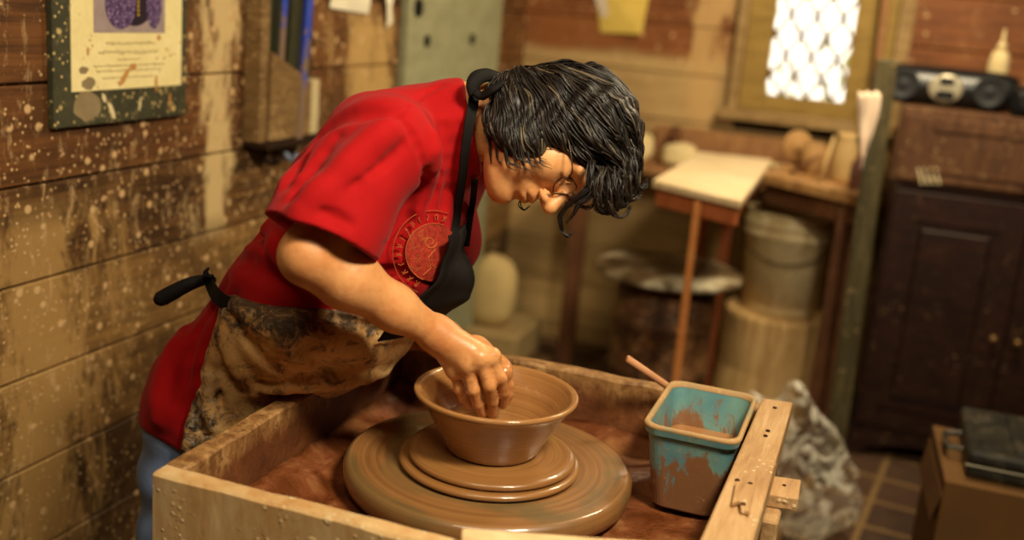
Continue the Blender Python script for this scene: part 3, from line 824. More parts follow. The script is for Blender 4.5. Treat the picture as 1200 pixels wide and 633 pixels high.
# ================================================================== THE ROOM
XL, YB, ZC, XR, YF = -1.5, 4.386, 2.45, 1.75, -1.3
CLAY = srgb(196, 160, 112)
def wall_mat(name, sections, smear_at=None, splat_amt=.6, axis='Y', grime=None):
    """old boards: every 0.19 m course has its own tone; sections = [(z, dark, lite)] from the floor up"""
    s = NT(name); s.coord(); g = s.n('ShaderNodeNewGeometry'); P = g.outputs['Position']
    mp = s.n('ShaderNodeMapping'); mp.inputs['Scale'].default_value = (2, 1.2, 26) if axis == 'Y' else (1.2, 2, 26); s.l(P, mp.inputs[0]); gv = mp.outputs[0]
    xyz = s.sep(P)
    row = s.math('FLOOR', s.math('DIVIDE', s.math('SUBTRACT', xyz[2], .07), .19))
    wn = s.n('ShaderNodeTexWhiteNoise', noise_dimensions='1D'); s.l(row, wn.inputs['W'])
    g1 = s.noise(gv, 2.2, 7, .68, .8); g2 = s.noise(gv, 9, 3, .6, .2); big = s.noise(P, 2.6, 5, .62)
    f = s.math('ADD', s.math('ADD', s.math('MULTIPLY', g1, .55), s.math('MULTIPLY', big, .38)), s.math('MULTIPLY', s.math('SUBTRACT', wn.outputs[0], .5), .10))
    cur = None
    for z, dk, lt in sections:
        c = s.ramp(f, [(.36, dk), (.56, lt)])
        if cur is None: cur = c
        else:
            zz = s.math('ADD', xyz[2], s.math('MULTIPLY', s.math('SUBTRACT', big, .5), .10))
            cur = s.mix(s.ramp(s.math('SUBTRACT', zz, z - .02), [(0.0, 0.0), (.04, 1.0)]), cur, c)
    if grime:
        cur = s.mix(s.ramp(s.noise(P, 4.2, 6, .72, .6), [(.50, 0.0), (.66, .75)]), cur, grime)
    # dried clay: fine spatter, round drops, runs
    vd = s.vor(P, 62); n1 = s.noise(P, 7, 4, .7)
    m1 = s.math('MULTIPLY', s.ramp(vd, [(.15, 1.0), (.24, 0.0)]), s.ramp(n1, [(.60 - .2 * splat_amt, 0.0), (.68 - .2 * splat_amt, 1.0)]))
    vd2 = s.vor(P, 21); n2 = s.noise(P, 4, 5, .7)
    m2 = s.math('MULTIPLY', s.ramp(vd2, [(.14, 1.0), (.22, 0.0)]), s.ramp(n2, [(.58 - .15 * splat_amt, 0.0), (.62 - .15 * splat_amt, 1.0)]))
    mv = s.n('ShaderNodeMapping'); mv.inputs['Scale'].default_value = (1, 1, .35); s.l(P, mv.inputs[0])
    n3 = s.noise(mv.outputs[0], 30, 6, .80, .4); m3 = s.ramp(n3, [(.58 - .03 * splat_amt, 0.0), (.66, .7 * splat_amt)])
    m = s.math('MAXIMUM', s.math('MAXIMUM', m1, m2), m3)
    if smear_at:
        for (y0, hw, z0, z1, col) in smear_at:
            dy = s.math('ABSOLUTE', s.math('SUBTRACT', xyz[1 if axis == 'Y' else 0], y0))
            e = s.math('ADD', s.math('SUBTRACT', 1.0, s.math('DIVIDE', dy, hw)), s.math('MULTIPLY', s.math('SUBTRACT', s.noise(mv.outputs[0], 9, 6, .75, .5), .5), 3.2))
            e = s.math('MULTIPLY', s.ramp(e, [(.35, 0.0), (.75, .85)]), s.math('MULTIPLY', s.ramp(s.math('SUBTRACT', xyz[2], z0), [(0, 0.0), (.08, 1.0)]), s.ramp(s.math('SUBTRACT', z1, xyz[2]), [(0, 0.0), (.08, 1.0)])))
            cur = s.mix(e, cur, col)
    cur = s.mix(m, cur, CLAY)
    s.set(Base_Color=cur, Roughness=.6, Specular_IOR_Level=.25)
    s.bump(s.math('ADD', s.math('MULTIPLY', g2, .4), m), .35, .004)
    return s.m

M_wl = wall_mat('spattered_wall_boards', [(0, srgb(54, 37, 20), srgb(96, 68, 38)), (.45, srgb(74, 52, 27), srgb(134, 99, 54)), (.83, srgb(58, 36, 17), srgb(126, 88, 46)), (1.02, srgb(56, 32, 14), srgb(112, 70, 34))],  # lower sections darker: lower-left vignette put into the board colour
                smear_at=[(2.19, .13, .80, 1.7, srgb(206, 178, 126)), (2.95, .30, .3, 1.4, srgb(186, 150, 92)), (1.60, .30, .2, 1.0, srgb(164, 128, 76))], splat_amt=1.0, grime=srgb(70, 46, 22))
M_wb = wall_mat('dusty_back_boards', [(0, srgb(134, 106, 64), srgb(184, 152, 100)), (.98, srgb(148, 118, 74), srgb(176, 146, 98)), (1.27, srgb(84, 44, 20), srgb(136, 82, 42))],
                smear_at=[(-.72, .16, .9, 1.6, srgb(184, 148, 96))], splat_amt=.35, axis='X')
M_gap = plain('dark_gap', srgb(24, 15, 9), .9)

def board_wall(name, axis, at, lo, hi, mat, sgn, skip=None, z1=ZC, step=.19, z0=.07, seed=1):
    rd = random.Random(seed); bm = NB(); z = z0 - step
    while z < z1:
        a, b = max(z + .0025, 0), min(z + step - .0025, z1)
        t = rd.uniform(.018, .024)
        segs = [(lo, hi)]
        if skip and b > skip[2] + .004 and a < skip[3] - .004: segs = [(lo, skip[0]), (skip[1], hi)]; 
        for s0, s1 in segs:
            if b - a < .01: continue
            A = (at, s0, a) if axis == 'X' else (s0, at, a); Bq = (at - sgn * t, s1, b) if axis == 'X' else (s1, at - sgn * t, b)
            box(bm, [min(A[i], Bq[i]) for i in range(3)], [max(A[i], Bq[i]) for i in range(3)], .0025)
        z += step
    # sheathing behind the boards
    d = .022
    segs = [((lo, 0), (hi, z1))] if not skip else [((lo, 0), (skip[0], z1)), ((skip[1], 0), (hi, z1)), ((skip[0], 0), (skip[1], skip[2])), ((skip[0], skip[3]), (skip[1], z1))]
    n0 = len(bm.faces)
    for (p0, q0), (p1, q1) in segs:
        A = (at - sgn * .012, p0, q0) if axis == 'X' else (p0, at - sgn * .012, q0); Bq = (at - sgn * .05, p1, q1) if axis == 'X' else (p1, at - sgn * .05, q1)
        box(bm, [min(A[i], Bq[i]) for i in range(3)], [max(A[i], Bq[i]) for i in range(3)])
    bm.faces.ensure_lookup_table()
    for f in bm.faces[n0:]: f.material_index = 1
    return obj(name, bm, [mat, M_gap], kind='structure')
board_wall('wall_left', 'X', XL, YF, YB + .06, M_wl, 1)
WX0, WX1, WZ0, WZ1 = -.50, -.125, 1.165, 1.95
board_wall('wall_back', 'Y', YB, XL - .06, XR + .05, M_wb, -1, skip=(-.585, .02, 1.10, 2.02), seed=4)
bm = NB(); box(bm, (XR, YF, 0), (XR + .05, YB, ZC)); obj('wall_right', bm, wood('right_wall_boards', srgb(60, 40, 22), srgb(80, 56, 32), srgb(96, 70, 42), (2, 2, 20)), kind='structure')
bm = NB(); box(bm, (XL - .05, YF - .05, 0), (XR + .05, YF, ZC)); obj('wall_front', bm, wood('front_wall_boards', srgb(56, 38, 22), srgb(74, 52, 30), srgb(90, 66, 40), (2, 2, 20)), kind='structure')
bm = NB(); box(bm, (XL - .05, YF - .05, ZC), (XR + .05, YB + .05, ZC + .05)); obj('ceiling', bm, wood('ceiling_boards', srgb(70, 50, 30), srgb(90, 66, 40), srgb(104, 80, 50), (20, 2, 2)), kind='structure')
def floor_mat():
    s = NT('worn_floor_tiles'); o = s.coord(rot=(0, 0, .12)); k = s.n('ShaderNodeTexBrick'); s.l(o, k.inputs['Vector'])
    k.inputs['Scale'].default_value = 1.0; k.inputs['Brick Width'].default_value = .2; k.inputs['Row Height'].default_value = .2; k.inputs['Mortar Size'].default_value = .010; k.offset = 0.0
    k.inputs['Color1'].default_value = srgb(52, 32, 18); k.inputs['Color2'].default_value = srgb(76, 48, 28); k.inputs['Mortar'].default_value = srgb(120, 92, 52)
    n = s.noise(s.coord(), 8, 5, .7)
    c = s.mix(s.ramp(n, [(.5, 0.0), (.75, .45)]), k.outputs['Color'], srgb(96, 70, 42))
    s.set(Base_Color=c, Roughness=.7); s.bump(k.outputs['Fac'], .3, .004); return s.m
bm = NB(); box(bm, (XL - .05, YF - .05, -.05), (XR + .05, YB + .05, 0)); obj('floor', bm, floor_mat(), kind='structure')

# ---- window in the back wall
M_frame = wood('weathered_window_frame', srgb(96, 72, 42), srgb(140, 112, 70), srgb(168, 140, 94), (2, 2, 16), splat=CLAY, splat_amt=.2)
M_olive = wood('olive_window_board', srgb(96, 74, 32), srgb(140, 112, 54), srgb(160, 132, 70), (2, 2, 16))
bm = NB(); y0, y1 = YB - .022, YB + .05
for lo, hi in (((-.615, y0 - .02, 1.065), (-.575, y1, 2.05)), ((-.02, y0 - .02, 1.065), (.035, y1, 2.05)), ((-.64, y0 - .045, 1.055), (.05, y1, 1.10)), ((-.615, y0 - .02, 2.0), (.035, y1, 2.05))): box(bm, lo, hi, .004)
win = obj('window_1', bm, M_frame, kind='structure')
bm = NB()
for lo, hi in (((-.575, y0 + .012, 1.10), (-.475, y1 - .02, 2.0)), ((-.175, y0 + .012, 1.10), (-.02, y1 - .02, 2.0)), ((-.475, y0 + .012, 1.10), (-.175, y1 - .02, 1.165))): box(bm, lo, hi, .003)
obj('window_sash', bm, M_olive, win)
bm = NB(); W_, Hh = .40, .835; st = .098
for k in range(-10, 14):
    for sg in (1, -1):
        x0 = -.515 + k * st; pts = []
        a = (x0, WZ0); b = (x0 + sg * Hh * .62, WZ0 + Hh)
        # clip to the opening
        t0, t1 = 0.0, 1.0; dx = b[0] - a[0]
        ta, tb = (-.515 - a[0]) / dx, (-.115 - a[0]) / dx
        t0, t1 = max(t0, min(ta, tb)), min(t1, max(ta, tb))
        if t1 - t0 < .03: continue
        beam(bm, (a[0] + dx * t0, y1 - .03 + .004 * sg, a[1] + Hh * t0), (a[0] + dx * t1, y1 - .03 + .004 * sg, a[1] + Hh * t1), .013, .008, (0, 1, 0), 0)
obj('window_grille', bm, plain('rusty_lattice', srgb(120, 84, 40), .6), win)
bm = NB(); box(bm, (-.515, y1 - .05, WZ0), (-.115, y1 - .046, 2.0))
s_ = NT('dusty_pane'); s_.set(Base_Color=(1, .97, .9, 1), Roughness=.25, Transmission_Weight=1.0, IOR=1.02); obj('window_pane', bm, s_.m, win)
# sunlit shrub outside the window
bm = NB(); rd = random.Random(3)
for k in range(420):
    c = Vector((rd.uniform(-1.3, .7), YB + rd.uniform(.7, 1.3), rd.gauss(1.05, .26))); sz = rd.uniform(.02, .05)
    M = Matrix.Translation(c) @ Matrix.Rotation(rd.uniform(0, 6), 4, 'Z') @ Matrix.Rotation(rd.uniform(-.8, .8), 4, 'X')
    vs = [bm.verts.new(M @ Vector(p)) for p in ((0, 0, -sz), (sz * .45, 0, 0), (0, 0.1 * sz, sz * 1.2), (-sz * .45, 0, 0))]; bm.faces.new(vs)
for k in range(5): tube(bm, [(-.3 + k * .02, YB + 1.0, 0), (-.3 + (k - 2) * .12, YB + 1.0, .5), (-.3 + (k - 2) * .3, YB + 1.0, 1.2)], .012, 6, 10)
tag(obj('shrub', bm, plain('sunlit_leaves', srgb(150, 150, 60), .5)), 'sunlit leafy shrub outside the lattice window', 'shrub')

# ---- poster on the left wall
def on_left(px, py, off=0.0): return PX(px, py, XL + off)
pc0 = on_left(66, 150, .02); pc1 = on_left(220, 130, .02)
ya, yb = float(pc0[1]), float(pc1[1]); zb = 1.124; zt = 1.66
po = thing('framed_poster', 'clay-spattered pottery poster in dark green mat hung on the plank wall', 'poster', (XL, (ya + yb) / 2, zb))
M_mat = wood('dark_green_mat', srgb(40, 40, 26), srgb(58, 56, 38), srgb(70, 68, 48), (6, 6, 6), splat=srgb(186, 160, 104), splat_amt=.75, bump=.1)
M_paper = wood('cream_poster_paper', srgb(214, 196, 138), srgb(226, 208, 150), srgb(234, 218, 164), (6, 6, 6), splat=srgb(170, 120, 66), splat_amt=.28, bump=.05)
bm = NB(); box(bm, (XL, ya, zb), (XL + .016, yb, zt), .002); obj('mat', bm, M_mat, po)
pa, pb = on_left(84, 108, .018), on_left(212, 98, .018)
bm = NB(); box(bm, (XL + .0165, pa[1], pa[2]), (XL + .0185, pb[1], zt - .05)); obj('paper', bm, M_paper, po)
ga, gb_ = on_left(110, 38, .019), on_left(193, 36, .019)
bm = NB(); box(bm, (XL + .0187, ga[1], ga[2]), (XL + .0195, gb_[1], zt - .08)); pr = obj('printed_photo', bm, plain('lilac_grey_print', srgb(150, 132, 130), .5), po)
def disc_on_wall(name, y, z, ry, rz, x, mat, par, n=28, jit=0, seed=1, rot=0):
    rd = random.Random(seed); bm = NB(); pts = []
    for k in range(n):
        a = 2 * PI * k / n; r = 1 + rd.uniform(-jit, jit); u, v = math.cos(a) * ry * r, math.sin(a) * rz * r
        pts.append((x, y + u * math.cos(rot) - v * math.sin(rot), z + u * math.sin(rot) + v * math.cos(rot)))
    prism(bm, pts, (.0006, 0, 0)); return obj(name, bm, mat, par)
def pt(px, py): p = on_left(px, py, .019); return p[1], p[2]
M_vio = NT('violet_glaze'); v_ = M_vio.coord(); M_vio = M_vio.set(Base_Color=M_vio.ramp(M_vio.vor(v_, 160), [(.1, srgb(190, 170, 200)), (.35, srgb(92, 66, 110)), (.7, srgb(60, 40, 80))]), Roughness=.4)
M_dkv = plain('dark_violet_print', srgb(38, 28, 40), .5); M_yel = plain('yellow_dots_print', srgb(190, 150, 50), .5)
y_, z_ = pt(150, 2); disc_on_wall('printed_shadow', y_ + .02, z_ + .004, .060, .052, XL + .0197, M_dkv, pr)
y_, z_ = pt(141, 4); disc_on_wall('printed_plate', y_, z_, .046, .050, XL + .0204, M_vio, pr)
y_, z_ = pt(180, 5); disc_on_wall('printed_vase', y_, z_, .024, .050, XL + .0204, M_vio, pr)
for k in range(4):
    y_, z_ = pt(161, 2 + k * 5); disc_on_wall('printed_dot', y_, z_, .003, .003, XL + .0212, M_yel, pr, 8)
M_ink = plain('faded_ink', srgb(150, 132, 88), .7)
rd = random.Random(11)
for (x0, x1, yy, h) in ((124, 182, 51, .006), (116, 186, 62, .007), (138, 164, 70, .003), (110, 192, 78, .004), (112, 190, 84, .004), (120, 180, 92, .003)):
    a, b = pt(x0, yy), pt(x1, yy - 2); pts = []; n = int((b[0] - a[0]) / .0022)
    for k in range(n + 1):
        t = k / n; pts.append((XL + .0190, a[0] + (b[0] - a[0]) * t + rd.uniform(-1, 1) * .001, a[1] + h * (math.sin(k * 1.7) * .4 + rd.uniform(-.3, .45))))
    bm = NB(); tube(bm, pts, .00065, 4); o_ = obj('handwritten_line', bm, M_ink, po)
M_c1, M_c2, M_c3 = plain('grey_clay_splash', srgb(136, 118, 86), .8), plain('cream_clay_splash', srgb(214, 196, 150), .8), plain('orange_clay_splash', srgb(184, 132, 72), .8)
for k, (px, py, a, b, mt, rot) in enumerate([(103, 124, .036, .030, M_c1, 0), (132, 130, .006, .020, M_c2, .5), (123, 115, .005, .010, M_c2, .4), (146, 90, .006, .024, M_c3, -.7), (156, 78, .010, .007, M_c3, .2), (104, 98, .018, .012, M_c1, 0),
                                        (98, 82, .012, .007, M_c1, 0), (186, 44, .006, .006, M_c3, 0), (103, 60, .003, .008, M_c3, 0), (183, 98, .004, .018, M_c3, 0), (165, 122, .003, .014, M_c2, -.2), (200, 118, .003, .018, M_c3, 0)]):
    y_, z_ = pt(px, py); disc_on_wall('clay_splash', y_, z_, a, b, XL + .0192 if py < 104 else XL + .0165, mt, po, 18, .15, k, rot)

# ---- open holder on the left wall, with blue rods
M_hold = wood('dusty_holder_board', srgb(84, 60, 34), srgb(118, 90, 54), srgb(150, 120, 78), (4, 4, 14), splat=CLAY, splat_amt=.5)
M_holdL = plain('pale_holder_side', srgb(186, 168, 128), .7, scale=8)
yh0, yh1 = float(on_left(284, 150)[1]), float(on_left(352, 150)[1])
ho = thing('wall_tool_holder', 'brown wooden tool holder with a slanted pocket fixed to the plank wall', 'holder', (XL, (yh0 + yh1) / 2, 1.03))
bm = NB(); box(bm, (XL, yh0, 1.04), (XL + .05, yh0 + .035, 1.72), .003); obj('stile', bm, M_hold, ho)
bm = NB(); box(bm, (XL, yh0 + .035, 1.04), (XL + .014, yh1 + .02, 1.72), .002); obj('back_board', bm, plain('dark_green_board', srgb(52, 52, 34), .7), ho)
bm = NB(); prism(bm, [(XL + .05, yh0 + .03, 1.045), (XL + .05, yh1 - .055, 1.045), (XL + .05, yh1 - .055, 1.185), (XL + .05, yh0 + .03, 1.265)], (.012, 0, 0), .002); obj('pocket_front', bm, M_hold, ho)
bm = NB(); box(bm, (XL + .012, yh1 - .055, 1.045), (XL + .062, yh1 - .012, 1.19), .003); obj('pocket_side', bm, M_holdL, ho)
M_rust = plain('rusted_iron', srgb(50, 34, 24), .6, .5)
bm = NB(); box(bm, (XL, yh0, 1.025), (XL + .075, yh1, 1.042), .003); obj('ledge', bm, M_rust, ho)
for yy in (yh0 + .05, yh0 + .14):
    bm = NB(); tube(bm, [(XL + .03, yy, 1.03), (XL + .04, yy, 1.0), (XL + .055, yy + .01, .985), (XL + .07, yy + .01, 1.0)], .008, 8, 14); obj('hook', bm, M_rust if yy < yh0 + .1 else plain('blue_grey_hook', srgb(120, 130, 150), .5), ho, smooth=True)
def blue_mat():
    s = NT('chipped_blue_paint'); o = s.coord((1, 1, 1)); n = s.noise(o, 40, 5, .75); z = s.sep(s.coord(kind='Generated'))
    m = s.math('ADD', n, s.math('MULTIPLY', s.math('SUBTRACT', .62, z[2]), .5)); c = s.mix(s.ramp(m, [(.52, 0.0), (.6, 1.0)]), srgb(34, 62, 168), srgb(120, 96, 76))
    s.set(Base_Color=c, Roughness=.35); return s.m
M_blue = blue_mat()
bm = NB(); a = PX(365, -40, XL + .06); b = PX(350, 148, XL + .06); b2 = PX(347, 170, XL + .06); tube(bm, [a, b, b2], [.0125, .0125, .0125], 14, 14)
tag(obj('metal_rod', bm, M_blue, smooth=True), 'long blue painted rod with chipped lower end leaning against the plank wall', 'rod')
bm = NB(); a = PX(336, -30, XL + .035); b = PX(329, 78, XL + .035); beam(bm, a, b, .022, .005, (1, 0, 0), .001)
tag(obj('metal_ruler', bm, M_blue), 'flat blue strip standing in the slanted pocket of the wall holder', 'ruler')

# ---- papers on the left wall
M_white = plain('white_paper', srgb(226, 216, 190), .8, scale=6)
bm = NB(); G_ = [[(XL + .007 + .006 * math.sin(i * .9), PX(384 + j * 11.5, 0, XL)[1], 1.375 + .012 * j / 4 * -1 + i * .03) for j in range(5)] for i in range(8)]
sheet(bm, G_, .001); tag(obj('paper_note', bm, M_white), 'square white paper pinned on the plank wall above the potter\'s back', 'paper', None)
y0p, y1p = PX(438, 0, XL)[1], PX(463, 0, XL)[1]
bm = NB(); G_ = []
for i in range(8):
    t = i / 7; G_.append([(XL + .011 + .010 * math.sin(i * .8 + j), y0p + (y1p - y0p) * (.55 * (1 - t) * .9 + (j / 4) * (.3 + .7 * t)), 1.325 + t * .22 + .01 * j * (1 - t)) for j in range(5)])
sheet(bm, G_, .001); tag(obj('torn_paper', bm, M_white), 'torn pointed white paper hanging beside the green panel', 'paper', None)

# ---- pale green panel in the corner
yg0, yg1 = float(PX(476, 60, XL + .03)[1]), float(PX(584, 60, XL + .03)[1]); ym_ = float(PX(529, 60, XL + .03)[1])
M_grn = wood('faded_green_paint', srgb(124, 122, 92), srgb(142, 140, 108), srgb(154, 152, 122), (3, 3, 10), splat=srgb(178, 156, 104), splat_amt=.15, bump=.1)
gp = thing('board_panel', 'tall pale green painted board panel with dark holes standing in the corner', 'panel', (XL, (yg0 + yg1) / 2, 0))
bm = NB(); box(bm, (XL + .001, yg0, .01), (XL + .034, ym_ - .006, 2.2), .004); obj('board', bm, M_grn, gp)
bm = NB(); box(bm, (XL + .001, ym_ + .006, .01), (XL + .034, yg1, 2.2), .004); obj('board', bm, M_grn, gp)
bm = NB(); box(bm, (XL + .001, ym_ - .02, .01), (XL + .020, ym_ + .02, 2.2)); obj('rail', bm, M_frame, gp)
for (px, py, r) in ((490, 9, .032), (500, 48, .022), (553, 46, .022)):
    p = PX(px, py, XL + .034); bm = NB(); lathe(bm, [(r, 0), (r * .9, .006), (0, .006)], p, 18, Matrix.Rotation(PI / 2, 4, 'Y')); obj('knot_hole', bm, plain('black_hole_plug', srgb(18, 14, 12), .8), gp)

# ---- notices on the back wall
M_yp = plain('yellowed_paper', srgb(206, 176, 88), .8, scale=6); M_lp = plain('lilac_paper', srgb(196, 178, 158), .8)
bm = NB(); P4 = [PY(694, -30, YB - .002), PY(766, -30, YB - .002), PY(752, 40, YB - .03), PY(704, 38, YB - .006)]
prism(bm, P4, (0, -.002, 0)); tag(obj('paper_notice', bm, M_yp), 'yellowed paper notice pinned high on the back wall above the head', 'paper')
bm = NB(); P4 = [PY(690, -20, YB - .009), PY(742, -20, YB - .009), PY(748, -2, YB - .011), PY(706, 22, YB - .011)]
prism(bm, P4, (0, -.002, 0)); tag(obj('paper_slip', bm, M_lp), 'small pale slanted paper slip pinned over the yellowed notice', 'paper')

# ---- shelf ledge on the back wall and what lies on it
M_dk = wood('dark_stained_wood', srgb(62, 36, 20), srgb(92, 56, 32), srgb(118, 76, 46), (14, 3, 3), splat=CLAY, splat_amt=.2)
M_md = wood('brown_shelf_wood', srgb(110, 72, 42), srgb(140, 98, 60), srgb(160, 116, 74), (14, 3, 3), splat=CLAY, splat_amt=.3)
sh_ = thing('wall_shelf', 'long brown wooden shelf with a raised back rail below the window', 'shelf', (-.55, YB - .2, .82))
bm = NB(); box(bm, (-1.15, YB - .36, .835), (.02, YB - .03, .865), .004); obj('shelf_board', bm, M_md, sh_)
bm = NB(); box(bm, (-.88, YB - .085, .866), (-.1, YB - .03, 1.0), .006); obj('back_rail', bm, M_md, sh_)
bm = NB(); box(bm, (-1.13, YB - .34, .0), (-1.07, YB - .28, .834), .004); obj('leg', bm, M_dk, sh_)
bm = NB(); box(bm, (-.06, YB - .34, .0), (-.0, YB - .28, .834), .004); obj('leg', bm, M_dk, sh_)
def lump(name, c, r, mat, label, cat, seed=1, amp=.12, fr=4, par=None, group=None, sub=3, kind=None):
    bm = NB(); bmesh.ops.create_icosphere(bm, subdivisions=sub, radius=1); c = Vector([float(v) for v in c])
    for v in bm.verts:
        n = mnoise.noise(v.co * fr * .5 + Vector((seed, 0, 0))) + .5 * mnoise.noise(v.co * fr + Vector((0, seed, 0)))
        d = v.co * (1 + amp * n); sq = Vector((math.copysign(abs(d.x) ** .8, d.x), math.copysign(abs(d.y) ** .8, d.y), math.copysign(abs(d.z) ** .75, d.z)))
        v.co = Vector((sq.x * r[0], sq.y * r[1], max(sq.z, -.86) * r[2] + .86 * r[2])) + c
    return tag(obj(name, bm, mat, par, smooth=True), label, cat, group, kind)
M_sack = plain('cream_sack_cloth', srgb(206, 184, 136), .9, scale=10, bump=.3)
for (px, py, rx, rz, lb, sd) in ((748, 195, .050, .062, 'cream clay bag on the shelf, closest to the hair', 2), (796, 190, .072, .048, 'low wide cream clay bag on the shelf behind the small table', 7)):
    p = PY(px, py, YB - .22); lump('clay_bag', (p[0], p[1], .866), (rx, .075, rz), M_sack, lb, 'bag', sd, .2, 3)
bm = NB(); p = PY(862, 180, YB - .24); lathe(bm, [(.05, 0), (.06, .004), (.125, .030), (.128, .034), (.12, .034), (.055, .012), (0, .010)], (p[0], p[1], .866), 40)
tag(obj('plate', bm, plain('pale_lilac_glaze', srgb(190, 178, 168), .35), smooth=True), 'pale lilac shallow plate on the shelf behind the small table', 'plate')
p = PY(793, 163, YB - .10); lump('wood_knob', (p[0], YB - .14, .94), (.022, .022, .04), M_dk, 'dark round knob sticking out at the left end of the shelf rail', 'knob', 3)
"""the knob rests on the rail"""

# ---- small table with a bright dusty top
tb = thing('small_table', 'small wooden table with a pale dusty top and one thin orange leg in front', 'table', (-.5, 3.5, 0))
M_top = wood('dusty_table_top', srgb(190, 162, 118), srgb(216, 192, 150), srgb(228, 208, 170), (3, 14, 3), splat=srgb(150, 112, 66), splat_amt=.25)
M_or = wood('orange_raw_wood', srgb(164, 98, 46), srgb(190, 120, 62), srgb(204, 136, 76), (3, 3, 12))
M_rd = wood('reddish_apron_wood', srgb(120, 60, 30), srgb(150, 80, 42), srgb(168, 98, 56), (12, 3, 3))
T0, T1, T2, T3 = [PZ(a, b, .95) for a, b in ((765, 211), (868, 236), (905, 187), (820, 178))]
bm = NB(); prism(bm, [T0, T1, T2, T3], (0, 0, -.022), .003); obj('tabletop', bm, M_top, tb)
ins = lambda A, Bq, t: A + (Bq - A) * t
a0, a1 = ins(T0, T1, .06) + [0, .03, -.05], ins(T0, T1, .97) + [0, .03, -.05]
bm = NB(); beam(bm, a0, a1, .02, .055); obj('front_rail', bm, M_rd, tb)
for A, Bq in ((T1, T2), (T0, T3)):
    bm = NB(); k_ = .03 if A is T0 else -.03; beam(bm, A + [k_, .05, -.05], Bq + [k_, -.02, -.05], .02, .055); obj('side_rail', bm, M_rd, tb)
bm = NB(); fy = float(ins(T0, T1, .48)[1]) - .0; beam(bm, PY(818, 236, fy), PY(792, 445, fy) + (PY(792, 445, fy) - PY(818, 236, fy)) * .62, .022, .022, (0, 1, 0), .003); obj('leg', bm, M_or, tb)
for (x, y) in ((T3[0] + .05, T3[1] - .05), (T2[0] - .125, T2[1] - .05)):
    bm = NB(); box(bm, (x - .02, y - .02, 0), (x + .02, y + .02, .925), .003); obj('leg', bm, M_rd, tb)

# ---- round lid on a rusty drum
DC = np.array([-.625, 3.56, .075]); M_drum = wood('rusty_black_drum', srgb(26, 18, 13), srgb(84, 52, 28), srgb(150, 104, 56), (6, 6, 4), splat=CLAY, splat_amt=.5)
dr = thing('metal_drum', 'rusty black drum under a wide round lid beside the white bucket', 'drum', DC)
bm = NB(); lathe(bm, [(.0, -.074), (.17, -.074), (.175, -.06), (.172, .16), (.180, .17), (.172, .18), (.170, .33), (.178, .34), (.170, .35), (.168, .49), (.0, .49)], DC, 48, wob=.01); obj('drum_body', bm, M_drum, dr, smooth=True)
s = NT('dusty_round_lid'); o = s.coord(); n = s.noise(o, 4, 5, .65, .5); c = s.ramp(n, [(.40, srgb(58, 44, 32)), (.50, srgb(112, 90, 62)), (.62, srgb(196, 186, 158))]); s.set(Base_Color=c, Roughness=.35)
bm = NB(); lathe(bm, [(0, .492), (.22, .492), (.248, .498), (.256, .510), (.248, .520), (.20, .530), (.12, .520), (0, .518)], DC, 64); obj('lid', bm, s.m, dr, smooth=True)

# ---- stump and white bucket
BC = np.array([-.268, 3.95, 0])
M_stump = wood('pale_split_log', srgb(146, 108, 62), srgb(200, 162, 106), srgb(222, 190, 134), (14, 14, 2), splat=CLAY, splat_amt=.2, bump=.6)
bm = NB(); lathe(bm, [(0, 0), (.20, 0), (.205, .02), (.195, .2), (.20, .405), (.194, .418), (0, .420)], BC, 40, wob=.10); tag(obj('log_stump', bm, M_stump, smooth=False), 'pale wooden log stump carrying the dirty white bucket', 'stump')
bk = thing('plastic_bucket', 'dirty white round plastic bucket with a ribbed rim standing on the log stump', 'bucket', BC + [0, 0, .421])
M_wp = wood('muddy_white_plastic', srgb(176, 150, 104), srgb(220, 200, 154), srgb(232, 216, 176), (4, 4, 2), splat=srgb(140, 104, 62), splat_amt=.5, rough=.45, bump=.1)
bm = NB(); lathe(bm, [(0, .0), (.122, .0), (.128, .006), (.144, .27), (.156, .275), (.156, .288), (.147, .292), (.147, .305), (.158, .308), (.158, .322), (.150, .326), (.151, .352), (.155, .357), (.150, .360), (.145, .352), (.132, .03), (0, .028)], BC + [0, 0, .421], 48, Matrix.Diagonal((1.06, 1.06, 1.02, 1))); obj('bucket_body', bm, M_wp, bk, smooth=True)
bm = NB(); tube(bm, [BC + [-.168, -.0, .73], BC + [-.127, -.127, .655], BC + [.0, -.182, .62], BC + [.127, -.127, .655], BC + [.168, 0, .73]], .003, 6, 24); obj('handle', bm, M_rust, bk, smooth=True)

# ---- workbench on the right with its clutter
M_bench = wood('bench_board', srgb(110, 74, 40), srgb(150, 108, 62), srgb(184, 142, 88), (10, 3, 3), splat=CLAY, splat_amt=.5)
bz = .935; b0, b1, b2, b3 = [PZ(a, b, bz) for a, b in ((893, 203), (1016, 232), (1020, 200), (930, 186))]
wbn = thing('workbench', 'wooden workbench board with an angled front edge over the white bucket', 'workbench', (float(b1[0]) - .15, 3.6, 0))
bm = NB(); b2 = np.array([b1[0] + .0, 4.0, bz]); b3 = np.array([b0[0] + .02, 4.0, bz]); prism(bm, [b0, b1, b2, b3], (0, 0, -.034), .004); obj('bench_top', bm, M_bench, wbn)
bm = NB(); beam(bm, b0 + [.02, .06, -.07], b1 + [-.02, .06, -.07], .02, .07); obj('bench_rail', bm, M_dk, wbn)
for (x, y) in ((b1[0] - .055, b1[1] + .11), (b1[0] - .05, 3.95)):
    bm = NB(); box(bm, (x - .028, y - .028, 0), (x + .028, y + .028, bz - .035), .004); obj('leg', bm, M_dk, wbn)
def on_bench(px, py): p = PZ(px, py, bz); return np.array([p[0], min(p[1], 3.97), bz])
M_terra = plain('dusty_bisque', srgb(190, 158, 106), .8, scale=10); M_bis2 = plain('tan_bisque', srgb(160, 122, 76), .8, scale=10)
